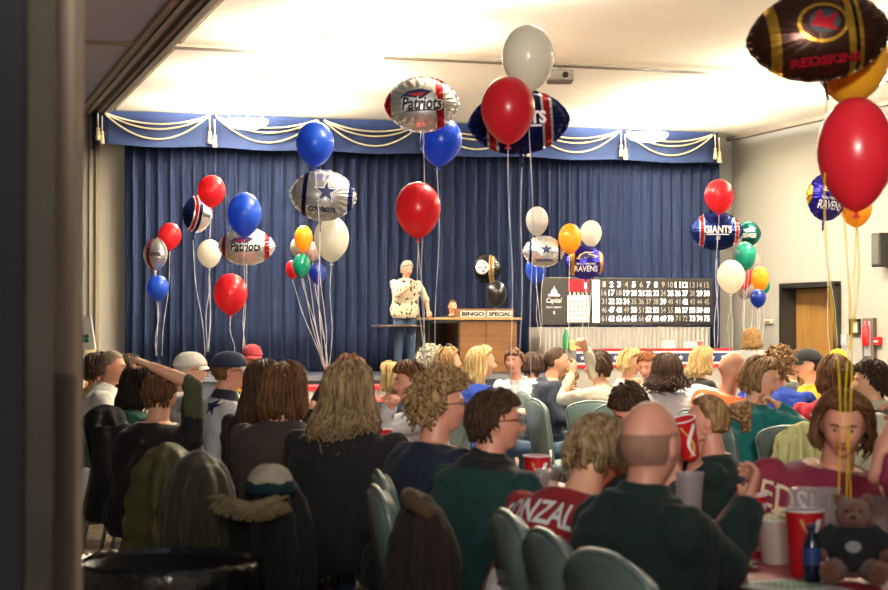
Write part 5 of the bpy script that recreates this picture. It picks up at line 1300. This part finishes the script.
obj('dish_pan', G().box((0, 0, .05), (.42, .28, .08)), STEEL, t, bevel=.015); obj('dish_lid', G().tube([(-.2, 0, .09), (.2, 0, .09)], .10, 16), CHROME, t, True); obj('handle', G().tube([(-.05, 0, .19), (-.05, 0, .21), (.05, 0, .21), (.05, 0, .19)], .007, 6), BLACK, t)

# ------------------------------------------------------------------ cups, bottles and food
CUP = mat('cup_red', 'c01a24', .35, coat=.2); CLEAR = mat('clear_plastic', 'b4b0ac', .1, alpha=.35, spec=.8); LIDM = mat('lid_clear', 'b8b8ba', .15, alpha=.35)
SWIRL = mat('swirl_gold', 'c9a860', .4)
def cup(px, d, h, label, r=.045, kind='red', z=.743, loc=None, rot=None):
    c = floor_at(px, d, z)
    t = thing('paper_cup' if kind == 'red' else 'plastic_cup', label, 'cup', loc or c, -YAW, group='cups on the tables')
    if rot: t.rotation_euler = rot
    m_ = CUP if kind == 'red' else CLEAR
    pr = [(r*.72, 0), (r*.74, .004), (r*.98, h-.006), (r, h)]
    if kind == 'clear': pr += [(r*.96, h), (r*.70, .01), (.001, .008)]
    else: pr += [(r*.95, h), (r*.9, h*.85), (.001, h*.84)]
    body = obj('cup_body', G().lathe(pr, n=28, cap=False), m_, t, True); obj('cup_base', G().lathe([(r*.72, 0), (r*.72, .004)], n=28), m_, t)
    obj('rim', G().tube([(r*cos(q), r*sin(q), h) for q in [2*pi*k/24 for k in range(25)]], .003, 6), INK_W if kind == 'red' else CLEAR, t, True)
    if kind == 'red':
        def sw(px_, s_): return poly_geo([(-.006+s_*.02*sin(u*4), -h*.42+h*.8*u) for u in [i/12 for i in range(13)]]+[(.006+s_*.02*sin(u*4+.3), -h*.42+h*.8*u) for u in [1-i/12 for i in range(13)]])
        decal(body, [(at2(sw(0, 1), -.004, 0), SWIRL), (at2(sw(0, -1), .016, 0), INK_W)], (0, 0, h*.5), (1, 0, 0), (0, 0, 1), body, 'swirl_print', .2, .0008, .01)
    return t
cup(537, 6.9, .20, 'tall red paper cup with gold swirl beside the woman in dark green fleece', .055)
t = cup(547, 6.35, .19, 'clear plastic cup in front of the red cup at centre', .045, 'clear')
cup(753, 5.45, .185, 'tall red cup with gold swirl behind the white bucket', .042)
t = cup(804, 5.0, .185, 'large red cup with clear dome lid on the near red table', .056)
g = G(); g.lathe([(.058, .186), (.052, .20), (.044, .245), (.030, .25), (.001, .25)], n=28); obj('dome_lid', g, LIDM, t, True)
cup(826, 5.6, .19, 'clear plastic cup left of the teddy bear', .045, 'clear')
cup(884, 5.4, .18, 'clear plastic cup at the right edge behind the teddy bear', .05, 'clear')
cup(689, 6.1, .20, 'clear pitcher cup behind the bald man at right', .05, 'clear')
cup(783, 5.9, .17, 'small red cup behind the white bucket near the maroon sweatshirt', .035)
for i, (px, d, l) in enumerate(((566, 15.6, 'left of two red cups on the blue cloth by the navy hooded man'), (574, 15.5, 'right of two red cups on the blue cloth by the navy hooded man'),
        (823, 12.3, 'red cup below the yellow hooded man, left one'), (830, 12.1, 'red cup below the yellow hooded man, right one'), (607, 15.6, 'pink red cup right of the empty green chair'),
        (383, 9.4, 'red cup in front of the woman with clasped hands'), (505, 16.8, 'red cup right of the royal blue top'))):
    cup(px, d, .16, l, .05)
cup(0, 1, .16, 'red cup with white swirl lifted to the mouth of the woman with ponytail', .05, loc=at(691, 457, 6.95), rot=(radians(12), radians(-14), -YAW))
# popcorn bucket
c = floor_at(776, 5.25, .743)
t = thing('popcorn_bucket', 'round white bucket of popcorn between two red cups', 'bucket', c, -YAW)
obj('bucket_body', G().lathe([(.042, 0), (.046, .01), (.055, .125), (.058, .13), (.054, .131), (.05, .10), (.001, .10)], n=32, cap=False), mat('bucket_white', 'c8bcb4', .5), t, True)
obj('bucket_rim', G().tube([(.057*cos(q), .057*sin(q), .13) for q in [2*pi*k/32 for k in range(33)]], .004, 6), INK_W, t, True)
g = G(); pr_ = random.Random(2)
for k in range(60):
    a = pr_.random()*6.28; r_ = .045*sqrt(pr_.random()); g.ball((r_*cos(a), r_*sin(a), .12+.03*(1-r_/.045)+pr_.random()*.01), .009, 6)
o = obj('popcorn', g, mat('popcorn', 'e6d9b0', .8), t, True); o['kind'] = 'stuff'
# blue bottle
c = floor_at(811, 4.86, .743)
t = thing('soda_bottle', 'small dark blue plastic bottle in front of the domed red cup', 'bottle', c, -YAW)
b_ = obj('bottle_body', G().lathe([(.020, 0), (.024, .006), (.0235, .05), (.022, .06), (.0235, .07), (.0235, .105), (.012, .135), (.0095, .14), (.0095, .15)], n=24), mat('bottle_navy', '141c34', .2, coat=.4), t, True)
obj('bottle_label', G().lathe([(.0242, .05), (.0242, .098)], n=24, cap=False), mat('label_blue', '24407a', .5), t, True); obj('bottle_cap', G().lathe([(.0115, .148), (.0115, .163)], n=16), mat('cap_blue', '1c3050', .4), t, True)
# plates
def plate(px, d, label, r=.10):
    c = floor_at(px, d, .743); t = thing('plate', label, 'plate', c, -YAW)
    obj('plate_dish', G().lathe([(r*.55, 0), (r*.6, .002), (r, .014), (r*.98, .017), (r*.6, .006), (.001, .005)], n=36, cap=False), mat('plate_dark', '1c1a18', .35), t, True)
    g = G(); q_ = random.Random(int(px))
    for k in range(9): g.ball((q_.uniform(-.05, .05), q_.uniform(-.05, .05), .018), (.022, .018, .012), 8)
    o = obj('snack_food', g, mat('snack_gold', 'c8a860', .7, col2='e0cfa0', scale=30), t, True); o['kind'] = 'stuff'; return t
plate(724, 5.15, 'dark plate with snacks by the raised hand of the bald man')
def bag(px, d, label, m_, sz=.11):
    c = floor_at(px, d, .743); t = thing('paper_bag', label, 'bag', c, -YAW+.5)
    g = G(); q_ = random.Random(int(px)+1); rs = []
    for i in range(6):
        u = i/5; rs.append([((sz*(1-.35*u**2)+q_.uniform(-.008, .008))*cos(a), (sz*.6*(1-.6*u)+q_.uniform(-.008, .008))*sin(a), sz*.8*u+q_.uniform(-.005, .005)) for a in [2*pi*k/18 for k in range(18)]])
    g.rings(rs); obj('bag_body', g, m_, t); obj('bag_fold', G().box((0, 0, sz*.82), (sz*1.2, .01, .02)), m_, t); return t
bag(728, 5.45, 'crumpled red and white snack bag beside the dark plate', mat('bag_red_white', 'd8ccc8', .5, col2='b02430', scale=14, contrast=.05), .09)
bag(586, 15.5, 'white paper bag on the blue cloth beside the red cups', mat('bag_white', 'd8d0cc', .6), .14)
bag(862, 11.4, 'white and orange food wrapper near the man in dark vest', mat('bag_orange', 'dcd4c4', .6, col2='d86a30', scale=14, contrast=.05), .1)
# loose bingo sheets
def sheet(px, d, label, rz=0, sz=(.2, .28)):
    c = floor_at(px, d, .7445); t = thing('bingo_sheet', label, 'paper', c, rz)
    g = G(); r_ = []
    for i in range(7): r_.append([((j/6-.5)*sz[0], (i/6-.5)*sz[1], .002+.004*sin(i+j)) for j in range(7)])
    g.rings(r_, False, closed=False); o = obj('paper_sheet', g, mat('paper_pale', 'cfd6cf', .7), t, True); q = o.modifiers.new('s', 'SOLIDIFY'); q.thickness = .001
    g = G()
    for i in range(6): g.box((-.06+.024*i, 0, .0085), (.0025, .15, .001)).box((0, -.06+.024*i, .0085), (.15, .0025, .001))
    obj('printed_grid', g, INK_G, t)
sheet(790, 4.75, 'pale bingo sheet at the front edge of the near red table', .3); sheet(842, 4.55, 'pale bingo sheet under the feet of the teddy bear', -.4, (.26, .3))
# bottles etc on mid tables
for px, d, col, l in ((597, 15.4, 'd04890', 'pink dauber bottle standing by the beige long sleeved person'), (603, 15.3, 'b8b4b0', 'pale dauber bottle right of the pink one'), (836, 12.0, '2a2a30', 'black dauber bottle behind the reddish brown hair with clip')):
    c = floor_at(px, d, .743); t = thing('bingo_dauber', l, 'bottle', c); m_ = mat('dauber_'+col, col, .35)
    obj('dauber_body', G().lathe([(.02, 0), (.022, .01), (.022, .10), (.015, .12)], n=16), m_, t, True); obj('dauber_cap', G().lathe([(.016, .12), (.015, .16)], n=14), INK_W, t, True)

# teddy bear with the ribbons of the big balloons
c = floor_at(852, 4.9, .743)
t = thing('teddy_bear', 'brown teddy bear in black shirt sitting on the near red table holding balloon ribbons', 'toy', c, -YAW+radians(-12))
TB = mat('bear_fur', '5e3012', .95, col2='84481c', scale=50, bump=.9, bscale=260, sheen=.4)
def fuzz(co, n_): return co+n_*(noise.noise(co*160)*.003)
g = G(); g.ball((0, 0, .085), (.062, .055, .08), 20); g.ball((0, -.005, .185), (.050, .047, .045), 20); g.ball((0, -.045, .175), (.024, .022, .019), 14)
for sx in (-1, 1):
    g.ball((.038*sx, .005, .225), (.018, .009, .018), 12)
    g.tube([(.05*sx, 0, .13), (.085*sx, -.02, .10), (.098*sx, -.045, .065)], [.026, .025, .024], 12)
    g.tube([(.035*sx, -.01, .04), (.055*sx, -.07, .032), (.062*sx, -.105, .032)], [.034, .030, .028], 12); g.ball((.064*sx, -.118, .036), (.030, .022, .036), 14)
obj('bear_body', remesh(g, TB, .004, 2, fuzz), None, t)
g = G(); g.lathe([(.03, -.01+.03), (.066, .04), (.069, .085), (.062, .13), (.035, .155)], n=28); g.v = [Vector((v.x, v.y*.9, v.z)) for v in g.v]
for sx in (-1, 1): g.tube([(.045*sx, 0, .135), (.083*sx, -.02, .105), (.092*sx, -.034, .085)], [.032, .032, .030], 12)
sh = obj('bear_shirt', remesh(g, TOPM['capblack'], .005, 3), None, t)
decal(sh, [(poly_geo(ell_pts(.022, .016)), mat('badge_grey', '8a8888', .7))], (0, -.05, .10), (1, 0, 0), (0, 0, 1), sh, 'shirt_badge', .2, .001, .01)
g = G(); g.ball((0, -.067, .183), (.008, .006, .006), 10); obj('nose', g, BLACK, t, True)
for sx in (-1, 1): g = G(); g.ball((.018*sx, -.047, .197), .005, 10); obj('eye', g, BLACK, t, True)

# ------------------------------------------------------------------ waste bin with black liner
c = floor_at(170, 5.35, 0); R0 = 91*5.35/FPX
t = thing('waste_bin', 'large round waste bin with black plastic liner at bottom left', 'bin', c)
zr = CAMZ-(560-327)*5.35/FPX+.0
obj('bin_body', G().lathe([(R0*.80, 0), (R0*.82, .02), (R0*.95, zr-.06), (R0*.985, zr-.05), (R0*.985, zr-.01), (R0*.93, zr-.01), (R0*.78, .04), (.001, .04)], n=48, cap=False), mat('bin_dark', '15140f', .5), t, True)
g = G(); lr = random.Random(4); ph_ = [lr.uniform(0, 6.28) for _ in range(6)]
def lw(a, k): return sum(sin(a*f+ph_[i])*w_ for i, (f, w_) in enumerate(((3, .3), (7, .4), (13, .5), (22, .5), (31, .35), (47, .25))))*k
prof = [(.90, -.45, .012), (.93, -.2, .010), (.945, -.04, .006), (.975, .004, .004), (1.0, .008, .004), (1.02, -.012, .006), (1.03, -.06, .010), (1.035, -.14, .014), (1.05, -.19, .018), (1.02, -.24, .02)]
rs = []
for j, (k, z, w_) in enumerate(prof): rs.append([(R0*(k+lw(a+j*.15, w_*.5))*cos(a), R0*(k+lw(a+j*.15, w_*.5))*sin(a), zr+z+lw(a*1.0+j, .004 if z > -.1 else .01)) for a in [2*pi*q/160 for q in range(160)]])
g.rings(rs, False); obj('liner', g, mat('liner_black', '1c1b19', .13, spec=1.0, bump=.4, bscale=25), t, True)
g = G(); pts = [(R0*1.045*cos(a), R0*1.045*sin(a), zr-.13+.012*sin(a*3)) for a in [2*pi*q/60 for q in range(61)]]; g.tube(pts, .006, 6); obj('liner_tie', g, mat('liner_edge', '2a2825', .25), t, True)
g = G(); g.lathe([(R0*.86, zr-.25), (R0*.5, zr-.20), (.001, zr-.17)], n=20, cap=False); o = obj('rubbish', g, mat('rubbish', '3a342a', .8, col2='16130f', scale=20, contrast=.1, bump=1, bscale=30), t, False); o['kind'] = 'stuff'
# microphone of the caller
v = PEOPLE['caller']; A, E, T = v['arms'][0][1:4]; T = v['RM'] @ T; hd = v['RM'] @ (v['HM'] @ Vector((0, .13, -.075)))
t = thing('microphone', 'black handheld microphone held by the man on stage', 'microphone', T)
dv = hd-T; a = dv.normalized()*.14
g = G(); g.tube([-a*.6, a*.55], [.012, .016], 10); obj('mic_body', g, BLACK, t, True); g = G(); g.ball(a*.7, .026, 12); obj('mic_head', g, STEEL, t, True)
# person's hand and sleeve behind the clear front of the desk
# ------------------------------------------------------------------ light
w = bpy.data.worlds.new('world'); S.world = w; w.use_nodes = True
w.node_tree.nodes['Background'].inputs['Color'].default_value = lin('ffe6c8')
w.node_tree.nodes['Background'].inputs['Strength'].default_value = .15
def disc(name, loc, size, energy, rot=(0, 0, 0), col=(1, .91, .77)):
    l = bpy.data.lights.new(name, 'AREA'); l.shape = 'DISK'; l.size = size; l.energy = energy; l.color = col
    o = bpy.data.objects.new(name, l); C.objects.link(o); o.location = loc; o.rotation_euler = rot; return o
# the lit bowls send light down into the room and up to the ceiling round them
for k, (x, y) in enumerate(((4.47, 17.45), (4.47, 20.6), (4.5, 23.3), (10.35, 20.6), (10.4, 23.2), (10.35, 17.45), (4.47, 14.3), (10.35, 14.3), (4.47, 11.15), (10.35, 11.15))):
    if k > 5: lamp(x, y, 'round unseen ceiling lamp added over the %s tables, %s side' % ('middle' if k < 8 else 'nearer', 'left' if k % 2 == 0 else 'right'))  # rows out of view, added to light the middle of the audience
    disc('lamp_light', (x, y, CEIL-.345), .5, 68)
    disc('lamp_uplight', (x, y, CEIL-.195), .5, 860, (pi, 0, 0))
o = disc('front_fill_light', (-1.2, -2.6, 3.2), 2.4, 100, (radians(100), 0, radians(-25)), (1, .93, .84))  # added fill from behind the camera, lights balloons and backs from the front
l = bpy.data.lights.new('balloon_fill_spot', 'SPOT'); l.energy = 1500; l.spot_size = radians(42); l.spot_blend = .7; l.shadow_soft_size = .25; l.color = (1, .95, .88)  # added spot fill aimed up at the balloons, stands for no fixture
o = bpy.data.objects.new('balloon_fill_spot', l); C.objects.link(o); o.location = (-.4, -2.4, 2.7); o.rotation_euler = (Vector((3.6, 9, 3.9))-o.location).to_track_quat('-Z', 'Y').to_euler()
S.view_settings.exposure = .85
for s_ in list(bpy.data.scenes):
    if s_.name.startswith('scratch'): bpy.data.scenes.remove(s_)
